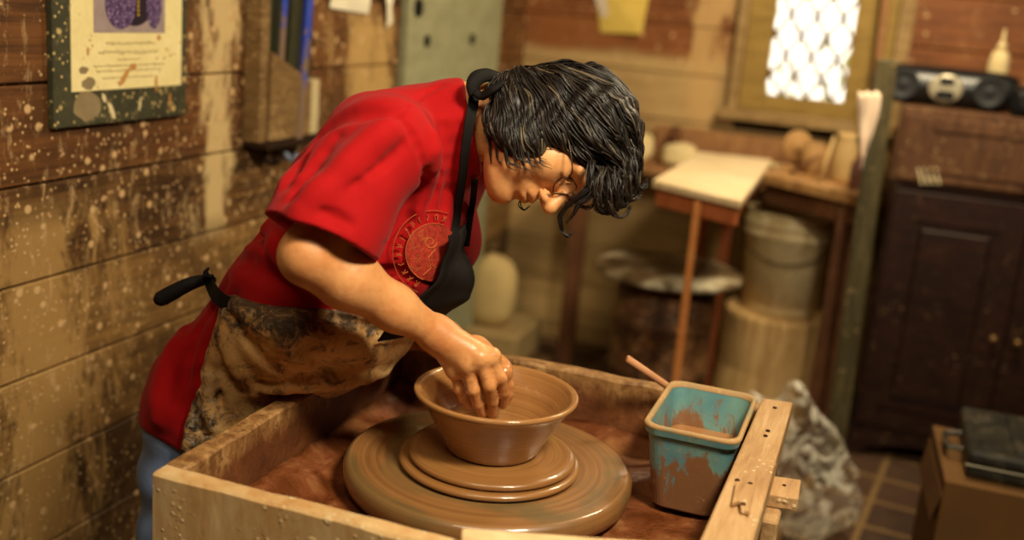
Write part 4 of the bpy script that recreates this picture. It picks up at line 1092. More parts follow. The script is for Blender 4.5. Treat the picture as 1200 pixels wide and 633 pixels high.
p = on_bench(985, 213); bm = NB(); lathe(bm, [(0, 0), (.036, 0), (.040, .01), (.043, .08), (.036, .13), (.03, .15), (.034, .165), (.03, .165), (.026, .15), (.032, .12), (.036, .02), (0, .01)], p, 32); tag(obj('clay_jar', bm, M_terra, smooth=True), 'tall dusty tan jar at the right end of the workbench', 'jar')
p = on_bench(951, 203); bm = NB(); lathe(bm, [(0, 0), (.03, 0), (.034, .005), (.048, .05), (.042, .09), (.03, .10), (.034, .108), (.028, .108), (.024, .098), (.036, .08), (.04, .05), (0, .012)], p, 32); tag(obj('round_pot', bm, M_bis2, smooth=True), 'small round tan pot on the middle of the workbench', 'pot')
fan = thing('grinding_wheel', 'dusty upright round disc on a stand on the workbench below the window', 'tool', on_bench(932, 196))
p = on_bench(932, 196); MR = Matrix.Rotation(PI / 2, 4, 'X') ; bm = NB(); lathe(bm, [(0, -.012), (.05, -.012), (.056, -.006), (.056, .006), (.05, .012), (.018, .014), (.014, .024), (0, .024)], p + [0, 0, .085], 36, Matrix.Rotation(.5, 4, 'Z') @ MR); obj('disc', bm, M_bis2, fan, smooth=True)
bm = NB(); beam(bm, p + [0, .035, 0], p + [0, .035, .10], .03, .02, (0, 1, 0)); box(bm, p + [-.04, -.02, 0], p + [.04, .05, .012], .003); obj('stand', bm, M_bis2, fan)
for k, (x0, y0_, x1, y1_, lb) in enumerate([(925, 205, 962, 182, 'thin stick lying slanted on the workbench in front of the disc'), (960, 214, 978, 160, 'upright pale stick leaning on the jar'), (905, 190, 925, 196, 'short pale wooden peg lying at the left end of the workbench')]):
    a = on_bench(x0, y0_); b = PY(x1, y1_, float(a[1]) + .03); bm = NB(); a = a + [0, 0, .006]; b[2] = max(b[2], bz + .006); tube(bm, [a, (a + b) / 2, b], [.006, .007, .005], 8); tag(obj('wooden_stick', bm, [M_dk, M_terra, M_sack][k], smooth=True), lb, 'stick')
p = on_bench(1003, 222); bm = NB(); lathe(bm, [(0, 0), (.024, 0), (.027, .01), (.027, .08), (.012, .11), (.010, .135), (0, .137)], p, 24); tag(obj('bottle', bm, plain('purple_brown_glass', srgb(104, 66, 58), .3), smooth=True), 'purple brown bottle at the very end of the workbench beside the post', 'bottle')

# ---- mossy post and cloth hanging from it
M_post = wood('greenish_weathered_post', srgb(40, 36, 20), srgb(68, 60, 36), srgb(100, 88, 56), (14, 14, 1.5), splat=CLAY, splat_amt=.3)
yp = float(b1[1]) - .06; a, b = PY(1040, 70, yp), PY(984, 480, yp); b = a + (b - a) * ((a[2] - .0) / (a[2] - b[2])); b[2] = 0
bm = NB(); beam(bm, b, a, .062, .07, (0, 1, 0), .004); tag(obj('wooden_post', bm, M_post), 'greenish weathered wooden post leaning between the workbench and the dark cabinet', 'post')
bm = NB(); a = PY(1046, -60, YB - .08); b = PY(1024, 118, YB - .08); beam(bm, b, a, .03, .03, (0, 1, 0), .003); tag(obj('wooden_batten', bm, M_md), 'thin upright wooden batten on the back wall right of the window', 'batten')
G_ = []
for i in range(14):
    t = i / 13; w0 = 15 * math.sin(PI * min(1, .25 + t * .9)) ** .6 * (1.05 - .75 * t)
    cx, cy = 1019 - 9 * t, 108 + 92 * t
    G_.append([PY(cx + w0 * (j / 5 - .5) * 2, cy + (2 if j % 2 else -2) * (1 - t), yp - .045 + .012 * math.sin(j * 1.9 + i * .4)) for j in range(6)])
bm = NB(); sheet(bm, G_, .003); tag(obj('hanging_rag', bm, plain('pinkish_white_cloth', srgb(214, 190, 166), .9, scale=8), smooth=True), 'pinkish white rag hanging against the greenish post', 'rag')

# ---- dark cabinet
M_cab = wood('dark_red_brown_cabinet', srgb(20, 9, 6), srgb(36, 17, 10), srgb(52, 26, 15), (3, 3, 12), splat=srgb(128, 96, 66), splat_amt=.22, rough=.5, bump=.15)
M_cabU = wood('dusty_brown_drawer', srgb(58, 34, 19), srgb(84, 53, 31), srgb(108, 74, 46), (12, 3, 3), splat=srgb(176, 150, 104), splat_amt=.35, rough=.6, bump=.15)
x0, x1, yf, yb_, zt_ = .05, .90, 3.72, 4.22, 1.215; xm = (x0 + x1) / 2 + .0
cb = thing('storage_cabinet', 'dark brown two-door cabinet with a dusty drawer row at the right wall', 'cabinet', ((x0 + x1) / 2, (yf + yb_) / 2, 0))
bm = NB(); box(bm, (x0, yf + .012, .10), (x1, yb_, .95), .004); box(bm, (x0, yf + .03, 0), (x0 + .06, yb_, .1)); box(bm, (x1 - .06, yf + .03, 0), (x1, yb_, .1))
box(bm, (x0 - .004, yf, .955), (x1 + .004, yb_, .968), .003); obj('body', bm, M_cab, cb)
pts = [(x0, 0, .0), (x0 + .05, 0, .0)] + [(x0 + .05 + (x1 - x0 - .1) * t, 0, .03 + .038 * math.sin(PI * min(1, t * 4) * .5) * (1 if t < .5 else math.sin(PI * min(1, (1 - t) * 4) * .5))) for t in np.linspace(0, 1, 24)] + [(x1 - .05, 0, 0), (x1, 0, 0), (x1, 0, .115), (x0, 0, .115)]
bm = NB(); prism(bm, [(p[0], yf, p[2]) for p in pts], (0, .02, 0)); obj('plinth', bm, M_cab, cb)
def raised_panel(bm, lo, hi, y, d=.010):
    (xa, za), (xb, zb_) = lo, hi
    box(bm, (xa, y - d, za), (xb, y + .002, zb_), d * .9)
for (xa, xb) in ((x0 + .012, xm - .002), (xm + .002, x1 - .012)):
    bm = NB(); box(bm, (xa, yf - .008, .12), (xb, yf + .012, .945), .003)
    box(bm, (xa + .075, yf - .014, .20), (xb - .075, yf - .007, .215)); box(bm, (xa + .075, yf - .014, .85), (xb - .075, yf - .007, .865)); box(bm, (xa + .062, yf - .014, .20), (xa + .075, yf - .007, .865)); box(bm, (xb - .075, yf - .014, .20), (xb - .062, yf - .007, .865))
    raised_panel(bm, (xa + .095, .24), (xb - .095, .83), yf - .008); d_ = obj('door', bm, M_cab, cb)
    kx = xb - .035 if xa < .2 else xa + .035
    bm = NB(); lathe(bm, [(.006, 0), (.006, .012), (.014, .018), (.014, .024), (.008, .03), (0, .031)], (kx, yf - .009, .50), 20, Matrix.Rotation(PI / 2, 4, 'X')); obj('knob', bm, plain('brass_knob', srgb(120, 90, 50), .4, .6), d_, smooth=True)
bm = NB(); box(bm, (x0 - .012, yf + .002, .972), (x1 + .012, yb_, zt_), .004); up_ = obj('upper_case', bm, M_cabU, cb)
bm = NB(); box(bm, (x0 + .005, yf - .010, .98), (x1 - .005, yf + .002, 1.19), .003); box(bm, (x0 + .09, yf - .016, 1.015), (x1 - .09, yf - .009, 1.022)); box(bm, (x0 + .09, yf - .016, 1.15), (x1 - .09, yf - .009, 1.157)); box(bm, (x0 + .09, yf - .016, 1.015), (x0 + .097, yf - .009, 1.157)); box(bm, (x1 - .097, yf - .016, 1.015), (x1 - .09, yf - .009, 1.157))
dw = obj('drawer', bm, M_cabU, cb)
bm = NB(); box(bm, (xm - .04, yf - .03, 1.0), (xm + .04, yf - .0165, 1.012), .003); obj('handle', bm, M_rust, dw)
bm = NB()
for k in range(4):
    a, b = PY(1076 + k * 7, 197, yf - .011), PY(1080 + k * 7, 216, yf - .011); beam(bm, a, b, .006, .0016, (0, 1, 0), 0)
o_ = obj('chalk_mark', bm, plain('pale_chalk', srgb(206, 190, 150), .9), dw)

# ---- radio and bottles on the cabinet
ra = thing('radio', 'black portable radio with a silver oval control panel on top of the dark cabinet', 'radio', (.165, 3.93, zt_))
M_blk = plain('black_plastic', srgb(16, 16, 18), .35); M_sil = plain('silver_plastic', srgb(170, 160, 136), .35, .4)
bm = NB(); ax = lambda t: (.165 + t, 3.93, 0)
n = 28; prof = []
for k in range(n + 1):
    t = -.235 + .47 * k / n; e = 1 - (abs(t) / .235) ** 6; prof.append((t, max(.02, .066 * (max(e, 0) ** .25))))
rings = []
for t, r in prof:
    rings.append([bm.verts.new(Vector((.165 + t, 3.93 + math.cos(a) * r * .95, zt_ + .064 + math.sin(a) * r))) for a in np.linspace(0, 2 * PI, 25)[:-1]])
for A, Bq in zip(rings, rings[1:]):
    for k in range(24): bm.faces.new((A[k], A[(k + 1) % 24], Bq[(k + 1) % 24], Bq[k]))
bm.faces.new(rings[0][::-1]); bm.faces.new(rings[-1]); obj('radio_case', bm, M_blk, ra, smooth=True)
for dx in (-.135, .135):
    bm = NB(); lathe(bm, [(.050, 0), (.052, .006), (.046, .010), (.040, .004), (.015, .002), (.01, .006), (0, .007)], (.165 + dx, 3.87, zt_ + .064), 32, Matrix.Rotation(PI / 2, 4, 'X')); sp_ = obj('speaker', bm, plain('speaker_grey', srgb(40, 40, 42), .5), ra, smooth=True)
bm = NB(); lathe(bm, [(.046, 0), (.048, .008), (.044, .012), (.030, .012), (0, .012)], (.165, 3.875, zt_ + .062), 36, Matrix.Rotation(PI / 2, 4, 'X') @ Matrix.Scale(1.15, 4, (1, 0, 0))); sp_ = obj('control_panel', bm, M_sil, ra, smooth=True)
bm = NB(); box(bm, (.142, 3.858, zt_ + .076), (.188, 3.863, zt_ + .098), .004); box(bm, (.136, 3.858, zt_ + .028), (.194, 3.863, zt_ + .055), .008); obj('display_window', bm, M_blk, sp_)
p = PY(1166, 84, 4.0); bt = thing('squeeze_bottle', 'cream plastic squeeze bottle standing on the cabinet behind the radio', 'bottle', (.325, 4.05, zt_))
bm = NB(); lathe(bm, [(0, 0), (.027, 0), (.030, .006), (.028, .13), (.022, .16), (.012, .168), (0, .168)], (.325, 4.05, zt_), 28, Matrix.Scale(1.2, 4)); obj('bottle_body', bm, M_sack, bt, smooth=True)
bm = NB(); lathe(bm, [(.014, .168), (.013, .185), (.005, .19), (.003, .225), (0, .226)], (.325, 4.05, zt_), 20, Matrix.Scale(1.2, 4)); obj('nozzle', bm, M_sack, bt, smooth=True)
lump('black_glove', (.40, 3.80, zt_), (.040, .035, .05), plain('black_rubber', srgb(16, 14, 16), .5), 'crumpled black glove beside the right end of the radio', 'glove', 5, .35, 5)
p = PY(1197, 105, 3.85); bm = NB(); lathe(bm, [(0, 0), (.03, 0), (.045, .03), (.05, .075), (.04, .12), (.02, .14), (0, .142)], (float(p[0]) + .06, 3.90, zt_), 28); tag(obj('round_jar', bm, plain('yellowed_glaze', srgb(190, 172, 116), .4), smooth=True), 'yellowish rounded jar on the cabinet at the frame edge', 'jar')

# ---- clear plastic bag on the floor
def bag():
    S = SDF(); c = np.array([-.05, 3.0, 0])
    S.ell(c + [.0, 0, .13], (.15, .13, .15), k=.05); S.cone(c + [-.03, 0, .25], c + [-.07, 0, .42], .09, .028, .06)
    S.cone(c + [-.05, 0, .40], c + [.07, -.01, .29], .024, .02, .03); S.cone(c + [.07, -.01, .30], c + [.11, -.02, .23], .022, .030, .02); S.cone(c + [-.10, 0, .30], c + [-.19, .02, .38], .06, .03, .04)
    def cr(P):
        a = P * 15; return .020 * (np.abs(np.sin(a[:, 0] * 1.2 + 1.2 * np.sin(a[:, 2] * .4 + a[:, 1]))) - .5) + .009 * (np.abs(np.sin(a[:, 2] * .8 + 2.1 * np.sin(a[:, 0] * .9))) - .5)
    S.custom(cr, c - 1, c + 1, 0, 'd'); S.custom(lambda P: P[:, 2] - .004, c - 1, c + 1, .004, 's')
    V, F = mesh_sdf(S, c + [-.32, -.25, -.02], c + [.28, .25, .52], .009)
    return mesh_from('plastic_bag', V, F)
s = NT('clear_plastic_film'); o = s.coord(); n = s.noise(o, 11, 3, .55, 2.2); n2 = s.noise(o, 60, 4, .7)
tr = s.n('ShaderNodeBsdfTransparent'); tr.inputs[0].default_value = (.93, .90, .84, 1); mx = s.n('ShaderNodeMixShader')
s.set(Base_Color=srgb(240, 232, 212), Roughness=.14, Specular_IOR_Level=.8); s.bump(s.math('ADD', n, s.math('MULTIPLY', n2, .3)), .5, .01)
lw = s.n('ShaderNodeLayerWeight'); lw.inputs['Blend'].default_value = .35; s.l(s.math('ADD', s.math('MULTIPLY', lw.outputs['Facing'], .42), s.ramp(n, [(.50, .0), (.58, .42)])), mx.inputs[0]); s.l(tr.outputs[0], mx.inputs[1]); s.l(s.b.outputs[0], mx.inputs[2]); s.l(mx.outputs[0], s.out.inputs[0])
tag(link_mesh('plastic_bag', bag(), s.m, smooth=True), 'crumpled clear plastic bag standing on the floor right of the basin', 'bag')

# ---- cardboard box with a black case on top
M_card = plain('brown_cardboard', srgb(96, 66, 34), .85, scale=6); M_cardD = M_card
kb = [PZ(a, b, .45) for a, b in ((1093, 497), (1108, 563))]; dirx = np.array([.985, .12, 0]) / np.linalg.norm([.985, .12])
k0 = kb[1]; k3 = kb[0]; k1 = k0 + np.array([.50, .0, 0]); k2 = k3 + np.array([.50, 0, 0])
bm = NB(); prism(bm, [k0 - [0, 0, .45], k1 - [0, 0, .45], k2 - [0, 0, .45], k3 - [0, 0, .45]], (0, 0, .448), .003)
cbx = obj('cardboard_box', bm, M_card); tag(cbx, 'brown cardboard box on the floor carrying the black case', 'box')
bm = NB(); prism(bm, [k0 + [-.002, 0, -.04], k3 + [-.002, 0, -.04], k3 + [-.012, 0, -.13], k0 + [-.014, .04, -.12]], (.002, 0, 0)); obj('side_flap', bm, M_card, cbx)
cs = thing('tool_case', 'black plastic tool case with a ribbed lid lying on the cardboard box', 'case', k0 + [.2, .2, .0])
c0 = PZ(1131, 557, .455); c3 = PZ(1130, 480, .50); ang = 0.06
cx, cy = float(c0[0]), float(c0[1]); L_, W_ = .40, float(c3[1] - c0[1]) + .0
M_case = wood('dusty_black_case', srgb(24, 23, 20), srgb(40, 38, 32), srgb(70, 64, 50), (6, 6, 6), splat=srgb(120, 104, 74), splat_amt=.35, rough=.4, bump=.1)
W_ = min(max(W_, .26), .34)
bm = NB(); box(bm, (cx, cy, .4505), (cx + L_, cy + W_, .483), .012, seg=3); obj('case_body', bm, M_case, cs)
bm = NB(); box(bm, (cx - .002, cy - .002, .484), (cx + L_ + .002, cy + W_ + .002, .515), .013, seg=3)
for k in range(5): box(bm, (cx + .10 + k * .055, cy + .03, .514), (cx + .125 + k * .055, cy + W_ - .03, .522), .004)
box(bm, (cx + .025, cy + .04, .514), (cx + .075, cy + .10, .520), .003); box(bm, (cx + .025, cy + W_ - .11, .514), (cx + .075, cy + W_ - .05, .520), .003); ld = obj('case_lid', bm, M_case, cs)
bm = NB(); tube(bm, [(cx, cy + W_ * .33, .478), (cx - .035, cy + W_ * .34, .474), (cx - .040, cy + W_ * .36, .474), (cx - .040, cy + W_ * .62, .474), (cx - .035, cy + W_ * .64, .474), (cx, cy + W_ * .65, .478)], .0065, 8); obj('handle', bm, M_case, cs)
bm = NB(); beam(bm, (cx - .006, cy - .004, .4835), (cx + L_, cy - .004, .4835), .004, .004); obj('metal_trim', bm, M_sil, cs)

# ---- pale sacks and a block against the back wall, behind the arm
M_tan = plain('tan_dusty_sack', srgb(190, 164, 112), .9, scale=6, bump=.2)
def PYf(px, py, y): return PY(px, py, y)
p = PY(576, 378, 4.0); lump('clay_sack', (float(p[0]), 4.0, float(p[2])), (.095, .09, .155), M_tan, 'tan sack on the low block behind the forearm and bib', 'sack', 9, .10, 2)
pz_ = float(p[2])
bm = NB(); box(bm, (float(p[0]) - .22, 3.86, 0), (float(p[0]) + .16, 4.2, pz_ - .001), .01); tag(obj('stone_block', bm, plain('tan_concrete', srgb(150, 126, 84), .9, scale=8, bump=.3)), 'low tan block on the floor under the tan sack', 'block')
# ================================================================== WHEEL BASIN
M_bas = wood('clay_caked_plywood', srgb(128, 90, 52), srgb(172, 132, 84), srgb(198, 162, 112), (3, 3, 9), splat=srgb(206, 176, 128), splat_amt=.5, smear=srgb(190, 156, 108), bump=.5)
def basin_mat():
    """plywood with mud: wet red slip below the splash line, a caked rim on top"""
    s = NT('muddy_basin_wood'); o = s.coord(); g = s.n('ShaderNodeNewGeometry'); z = s.sep(g.outputs['Position'])[2]
    n = s.noise(o, 9, 6, .7, .4); n2 = s.noise(o, 38, 5, .75); gr = s.noise(s.coord((18, 18, 3)), 3, 5, .65, .4)
    wood_c = s.ramp(s.math('ADD', s.math('MULTIPLY', gr, .5), s.math('MULTIPLY', n, .5)), [(.34, srgb(104, 70, 36)), (.5, srgb(148, 106, 60)), (.64, srgb(186, 146, 94))])
    slip = s.ramp(n, [(.35, srgb(84, 44, 20)), (.65, srgb(128, 76, 38))])
    k = s.math('ADD', z, s.math('MULTIPLY', s.math('SUBTRACT', n, .5), .14))
    c = s.mix(s.ramp(s.math('SUBTRACT', k, .735), [(0, 1.0), (.035, 0.0)]), wood_c, slip)
    c = s.mix(s.ramp(n2, [(.52, 0.0), (.62, .8)]), c, srgb(104, 64, 32))
    s.set(Base_Color=c, Roughness=.55); s.bump(s.math('ADD', n2, s.math('MULTIPLY', gr, .5)), .6, .006); return s.m
M_bin = basin_mat()
def rough_board(lo, hi, n=14, amp=.0025, seed=0):
    """sawn board with a slightly chewed top edge"""
    bm = NB(); lo = np.array(lo, float); hi = np.array(hi, float); ax = 0 if hi[0] - lo[0] > hi[1] - lo[1] else 1
    box(bm, lo, hi, .004); es = [e for e in bm.edges if abs((e.verts[0].co - e.verts[1].co)[ax]) > (hi - lo)[ax] * .8]
    bmesh.ops.subdivide_edges(bm, edges=es, cuts=n * 3, use_grid_fill=True)
    for v in bm.verts:
        w = 1 if v.co.z > hi[2] - .03 else 0
        if w: v.co += Vector((mnoise.noise(v.co * 21 + Vector((seed, 0, 0))), mnoise.noise(v.co * 21 + Vector((0, seed, 5))), mnoise.noise(v.co * 16 + Vector((0, seed, 9))) * 1.2)) * amp
    return bm
bs = thing('wheel_basin', 'square mud-caked wooden splash basin built around the spinning wheel', 'basin', (-.48, 1.465, 0))
bx0, bx1, by0, by1, bt = -.854, -.085, 1.100, 1.850, .032
M_front = wood('scraped_plywood_front', srgb(172, 112, 56), srgb(198, 158, 106), srgb(216, 186, 138), (5, 5, 2), splat=srgb(214, 190, 146), splat_amt=.5, smear=srgb(206, 180, 134), bump=.4)
obj('left_board', rough_board((bx0, by0 + bt, .42), (bx0 + bt, by1, .78), seed=1), M_bin, bs)
obj('back_board', rough_board((bx0 + bt, by1 - bt, .42), (bx1, by1, .78), seed=2), M_bin, bs)
obj('right_board', rough_board((bx1 - bt, by0 + bt, .42), (bx1, by1 - bt, .768), seed=3), M_bin, bs)
obj('front_board', rough_board((bx0, by0, .42), (bx1, by0 + bt, .78), seed=4), M_front, bs)
bm = NB(); box(bm, (bx0 + bt, by0 + bt, .64), (bx1 - bt, by1 - bt, .662)); obj('basin_floor', bm, M_bin, bs)
def slip_mat():
    s = NT('wet_red_slip'); o = s.coord(); n = s.noise(o, 11, 5, .65, .6); n2 = s.noise(o, 40, 4, .7)
    c = s.ramp(n, [(.38, srgb(84, 42, 17)), (.54, srgb(118, 64, 30)), (.68, srgb(150, 98, 52))])
    s.set(Base_Color=c, Roughness=s.ramp(n, [(.4, .3), (.6, .65)])); s.bump(s.math('ADD', n, s.math('MULTIPLY', n2, .4)), .5, .012); return s.m
bm = NB(); G_ = []
for i in range(50):
    G_.append([(bx0 + bt + .0005 + (bx1 - bx0 - 2 * bt - .001) * i / 49, by0 + bt + .0005 + (by1 - by0 - 2 * bt - .001) * j / 49,
                .668 + .007 * mnoise.noise(Vector((i * .16, j * .16, 0))) + .016 * max(0, (abs(i - 24.5) - 19) / 5.5) ** 2 + .016 * max(0, (abs(j - 24.5) - 19) / 5.5) ** 2) for j in range(50)])
sheet(bm, G_, .008); tag(obj('clay_slip', bm, slip_mat(), smooth=True), 'wet reddish clay slip pooled in the bottom of the basin', 'slip', kind='stuff')
for (x, y) in ((bx0 + .05, by0 + .05), (bx1 - .05, by0 + .05), (bx0 + .05, by1 - .05), (bx1 - .05, by1 - .05)):
    bm = NB(); box(bm, (x - .03, y - .03, 0), (x + .03, y + .03, .64), .004); obj('leg', bm, M_bas, bs)
# plank screwed on the right side, its plate, and the bracket
M_plank = wood('splintered_plank', srgb(146, 104, 66), srgb(182, 142, 96), srgb(208, 172, 126), (14, 1.5, 14), splat=srgb(226, 196, 150), splat_amt=.25, bump=.5)
q0, q1 = PZ(893, 466, .806), PZ(930, 471, .806); q2, q3 = PZ(888, 633, .806), PZ(820, 633, .806)
d0 = (q3 - q0) / np.linalg.norm(q3 - q0); e0 = q3 + d0 * .22; e1 = q2 + d0 * .22
bm = NB(); prism(bm, [q0, q1, e1, e0], (0, 0, -.036), .004)
for v in bm.verts: v.co += Vector((mnoise.noise(v.co * 30), mnoise.noise(v.co * 30 + Vector((9, 0, 0))), 0)) * .002
pk = thing('rail_plank', 'sawn wooden plank with bolt holes screwed on the right side of the basin', 'plank', ((q0 + e1) / 2) * [1, 1, 0] + [0, 0, .77])
obj('plank_board', bm, M_plank, pk)
cc = lambda px, py, z=.808: PZ(px, py, z)
bm = NB(); prism(bm, [cc(862, 568), cc(884, 573), cc(878, 605), cc(868, 602), cc(866, 592), cc(857, 594)], (0, 0, .006), .001); obj('wood_splint', bm, M_plank, pk)
for (px, py) in ((900, 505), (897, 511), (879, 567), (864, 563), (908, 478), (871, 591)):
    bm = NB(); lathe(bm, [(0, .0), (.0035, .0), (.0035, .0012), (0, .0012)], cc(px, py, .807 if (px, py) != (871, 591) else .8145), 12); obj('bolt_hole', bm, plain('dark_bolt_hole', srgb(60, 34, 18), .8), pk)
bm = NB(); a0 = cc(897, 556, .775); prism(bm, [cc(896, 556, .775), cc(939, 562, .775), cc(936, 585, .775), cc(893, 578, .775)], (0, 0, -.02), .002); obj('bracket_arm', bm, M_plank, pk)
bm = NB(); lathe(bm, [(0, 0), (.003, 0), (.003, .001), (0, .001)], cc(919, 569, .7755), 10); obj('bolt_hole', bm, plain('dark_bolt_hole', srgb(60, 34, 18), .8), pk)
p = cc(903, 600, .755); bm = NB(); box(bm, (float(p[0]) - .01, float(p[1]) - .03, .52), (float(p[0]) + .014, float(p[1]) + .02, .754), .003); obj('bracket_post', bm, M_plank, pk)
# loose board over the front corner
f0, f1 = PZ(541, 618, .80), PZ(752, 633, .80); nrm = np.array([f1[1] - f0[1], -(f1[0] - f0[0]), 0]); nrm /= np.linalg.norm(nrm); f1 = f0 + (f1 - f0) * 1.25
bm = NB(); prism(bm, [f0, f1, f1 + nrm * .12, f0 + nrm * .12], (0, 0, -.018), .003)
tag(obj('loose_board', bm, wood('pale_loose_board', srgb(196, 160, 110), srgb(220, 188, 140), srgb(232, 206, 162), (3, 12, 3), splat=CLAY, splat_amt=.3)), 'pale loose board lying across the front edge of the basin', 'board')

# ---- wheel head, bats, bowl
WC = np.array([-.510, 1.492, 0])
def thrown(name, base, dark, rough=.35, ring=120, streak=None):
    s = NT(name); o = s.coord(); x = s.sep(o); r = s.math('SQRT', s.math('ADD', s.math('MULTIPLY', x[0], x[0]), s.math('MULTIPLY', x[1], x[1])))
    ang = s.math('ARCTAN2', x[1], x[0])
    cv = s.n('ShaderNodeCombineXYZ'); s.l(s.math('MULTIPLY', r, ring), cv.inputs[0]); s.l(s.math('MULTIPLY', s.math('SINE', ang), .25), cv.inputs[1]); s.l(s.math('MULTIPLY', x[2], ring * 1.6), cv.inputs[2])
    n = s.noise(cv.outputs[0], 1.0, 5, .6); cv2 = s.n('ShaderNodeCombineXYZ'); s.l(s.math('MULTIPLY', r, ring * .12), cv2.inputs[0]); s.l(s.math('SINE', s.math('ADD', ang, .6)), cv2.inputs[1])
    n2 = s.noise(cv2.outputs[0], 1.6, 3, .5)
    c = s.ramp(n, [(.3, dark), (.65, base)])
    if streak: c = s.mix(s.ramp(n2, [(.48, 0.0), (.62, .75)]), c, streak)
    s.set(Base_Color=c, Roughness=rough, Coat_Weight=.6, Coat_Roughness=.06); s.bump(n, .25, .003); return s.m
M_wheel = thrown('wet_muddy_wheel', srgb(150, 106, 60), srgb(116, 76, 40), .42, 90, srgb(96, 82, 50))
M_bat = thrown('wet_clay_bat', srgb(158, 112, 62), srgb(128, 84, 44), .32, 140)
M_bowl = thrown('wet_thrown_clay', srgb(168, 120, 70), srgb(144, 98, 54), .26, 160)
wh = thing('pottery_wheel', 'large round mud-streaked wheel head spinning in the middle of the basin', 'wheel', WC)
bm = NB(); lathe(bm, [(0, .682), (.216, .682), (.226, .688), (.2295, .698), (.2295, .712), (.226, .720), (.219, .7225), (0, .7235)], WC, 128); obj('wheel_head', bm, M_wheel, wh, smooth=True, base=(WC[0], WC[1], .69))
bm = NB(); lathe(bm, [(0, .25), (.024, .25), (.024, .6815), (0, .6815)], WC, 24); lathe(bm, [(0, .18), (.26, .18), (.27, .19), (.27, .24), (.26, .25), (0, .25)], WC, 64); lathe(bm, [(0, .0), (.03, .0), (.03, .179), (0, .179)], WC, 24); obj('wheel_shaft', bm, M_rust, wh, smooth=True)
BWC = np.array([-.503, 1.480, 0])
bm = NB(); lathe(bm, [(0, .724), (.137, .724), (.142, .727), (.1435, .731), (.141, .7345), (.134, .736), (0, .736)], BWC + [-.002, 0, 0], 128); tag(obj('wheel_bat', bm, M_bat, smooth=True, base=(BWC[0] - .002, BWC[1], .724)), 'wide lower clay disc lying directly on the big wheel head', 'bat')
bm = NB(); lathe(bm, [(0, .7365), (.126, .7365), (.131, .739), (.1325, .743), (.130, .747), (.122, .749), (0, .749)], BWC + [.001, .0, 0], 128); tag(obj('wheel_bat', bm, M_bat, smooth=True, base=(BWC[0], BWC[1], .7365)), 'narrower upper clay disc right under the bowl', 'bat')
bm = NB(); prof = [(0, .7495), (.066, .7495), (.072, .752), (.076, .758), (.084, .774), (.096, .796), (.108, .817), (.1175, .832), (.1225, .837), (.1265, .8395), (.1285, .843), (.1275, .8465), (.1235, .8478), (.1185, .846), (.1145, .840), (.1045, .823), (.0925, .802), (.080, .782), (.068, .768), (.050, .761), (.025, .7585), (0, .758)]
pr = []
for (a, b) in zip(prof, prof[1:]):
    for t in (0, .5): pr.append((a[0] + (b[0] - a[0]) * t, a[1] + (b[1] - a[1]) * t))
pr.append(prof[-1]); pr = [(r + (.0005 * math.sin(z * 900) if .76 < z < .83 else 0), z) for r, z in pr]
lathe(bm, pr, BWC, 160); tag(obj('clay_bowl', bm, M_bowl, smooth=True, base=(BWC[0], BWC[1], .7495)), 'wet freshly thrown wide brown clay bowl at the centre of the wheel', 'bowl')

# ---- square blue tub of slip with a dowel
def tub_mat():
    s = NT('muddy_blue_plastic'); o = s.coord(); n = s.noise(s.coord((1, 1, .4)), 26, 6, .75, .4); n2 = s.noise(o, 60, 4, .7); z = s.sep(s.coord(kind='Generated'))[2]
    blue = s.ramp(s.noise(o, 12, 3), [(.3, srgb(76, 130, 148)), (.7, srgb(116, 156, 146))])
    k = s.math('ADD', n, s.math('MULTIPLY', s.math('SUBTRACT', .74, z), .38)); c = s.mix(s.ramp(k, [(.50, 0.0), (.58, .92)]), blue, srgb(138, 88, 46))
    c = s.mix(s.ramp(n2, [(.62, 0.0), (.7, .6)]), c, srgb(186, 140, 92))
    s.set(Base_Color=c, Roughness=.45); s.bump(n, .3, .004); return s.m
M_tub = tub_mat(); M_tubrim = wood('mud_rimmed_plastic', srgb(120, 142, 120), srgb(176, 138, 92), srgb(196, 156, 108), (4, 4, 4), splat=srgb(206, 170, 124), splat_amt=.5)
tc = np.array([-.205, 1.640]); TZ0, TZ1 = .680, .822
def rrect(cx, cy, hx, hy, r, z, n=7):
    out = []
    for (sx, sy, a0) in ((1, 1, 0), (-1, 1, PI / 2), (-1, -1, PI), (1, -1, 3 * PI / 2)):
        for k in range(n + 1):
            a = a0 + PI / 2 * k / n; out.append((cx + sx * (hx - r) + r * math.cos(a), cy + sy * (hy - r) + r * math.sin(a), z))
    return out
def loft(bm, loops, cap0=True, cap1=True):
    R_ = [[bm.verts.new(Vector([float(c) for c in p])) for p in L] for L in loops]
    for A, Bq in zip(R_, R_[1:]):
        for k in range(len(A)): bm.faces.new((A[k], A[(k + 1) % len(A)], Bq[(k + 1) % len(A)], Bq[k]))
    if cap0: bm.faces.new(R_[0][::-1])
    if cap1: bm.faces.new(R_[-1])
tub = thing('slip_tub', 'square blue plastic tub smeared with clay standing in the basin\'s right corner', 'tub', (tc[0], tc[1], TZ0))
def tl(z, o_): t = (z - TZ0) / (TZ1 - TZ0); return rrect(tc[0] + .0 * t, tc[1], .053 + .017 * t + o_, .088 + .022 * t + o_, .024, z)
bm = NB(); loft(bm, [tl(TZ0, -.004), tl(TZ0 + .004, 0), tl(.745, 0), tl(TZ1 - .016, 0), tl(TZ1 - .014, .004), tl(TZ1 - .004, .005), tl(TZ1 - .004, -.002), tl(.745, -.0022), tl(TZ0 + .006, -.004)]); obj('tub_body', bm, M_tub, tub, smooth=False)
bm = NB(); L = [tl(TZ1 - .005, .0045), tl(TZ1 - .001, .006), tl(TZ1 + .003, .003), tl(TZ1 + .002, -.002), tl(TZ1 - .005, -.0025)]
loft(bm, L, False, False); obj('rim', bm, M_tubrim, tub, smooth=True)
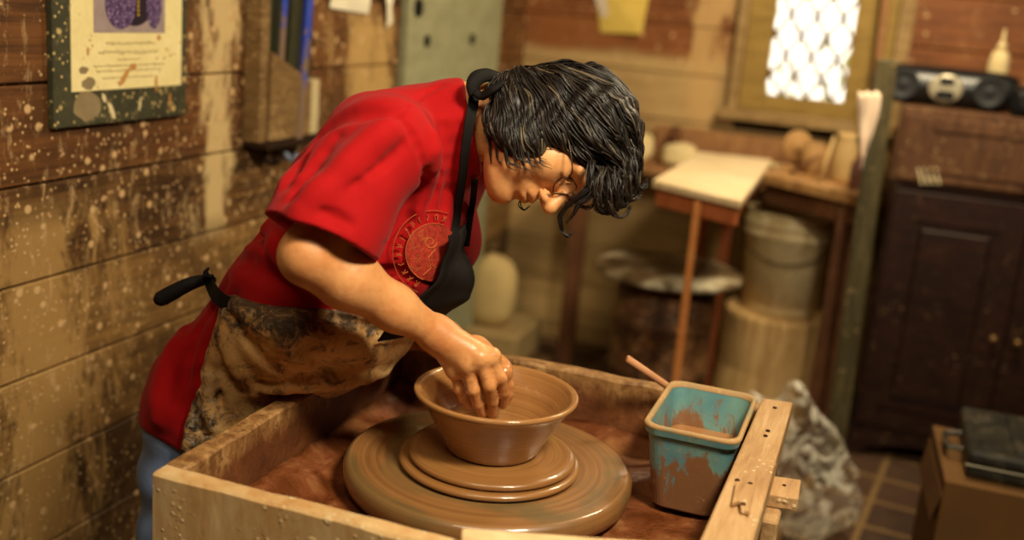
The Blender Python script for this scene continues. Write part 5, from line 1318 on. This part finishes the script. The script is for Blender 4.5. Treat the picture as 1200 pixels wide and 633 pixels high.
bm = NB(); loft(bm, [tl(.748, -.003), tl(.753, -.003)]); tag(obj('slip_water', bm, plain('brown_slip_water', srgb(176, 122, 74), .18, scale=10)), 'brown clay water filling the blue tub halfway', 'slip', kind='stuff')
a, b = PY(735, 420, 1.735), PY(777, 449, 1.778); b = b + (b - a) * .9; bm = NB(); tube(bm, [a, (a + b) / 2, b], .0062, 14); tag(obj('wooden_dowel', bm, plain('pinkish_wood', srgb(200, 142, 100), .6), smooth=True), 'round pinkish wooden dowel leaning behind the blue tub', 'dowel')

# ================================================================== LIGHT AND CAMERA
cam_d = bpy.data.cameras.new('camera'); cam_o = bpy.data.objects.new('camera', cam_d); COL.objects.link(cam_o)
cam_o.matrix_world = Matrix([[CR[0], CU[0], -CW[0], CAM[0]], [CR[1], CU[1], -CW[1], CAM[1]], [CR[2], CU[2], -CW[2], CAM[2]], [0, 0, 0, 1]])
cam_d.sensor_width = 36.0; cam_d.lens = FPX / 1200 * 36; cam_d.clip_start = .05; sc.camera = cam_o
cam_d.dof.use_dof = True; cam_d.dof.focus_distance = 1.66; cam_d.dof.aperture_fstop = 1.6
sc.view_settings.view_transform = 'Standard'; sc.view_settings.look = 'None'; sc.view_settings.gamma = 1.0; sc.view_settings.use_curve_mapping = False
sc.view_settings.exposure = EXPO
w = bpy.data.worlds.new('sky'); sc.world = w; w.use_nodes = True; bgn = w.node_tree.nodes['Background']; bgn.inputs[0].default_value = (1.0, .93, .80, 1); bgn.inputs[1].default_value = 2.2
def area(name, loc, tgt, power, size, col, sy=None):
    l = bpy.data.lights.new(name, 'AREA'); l.energy = power; l.color = col; l.shape = 'RECTANGLE' if sy else 'SQUARE'; l.size = size
    if sy: l.size_y = sy
    o = bpy.data.objects.new(name, l); COL.objects.link(o); o.location = loc; o.rotation_euler = (Vector(tgt) - Vector(loc)).to_track_quat('-Z', 'Y').to_euler(); return o
LIGHTS()
sun = bpy.data.lights.new('sun', 'SUN'); sun.energy = 4; sun.color = (1, .9, .7); so = bpy.data.objects.new('sun', sun); COL.objects.link(so); so.rotation_euler = (math.radians(-50), 0, math.radians(20))
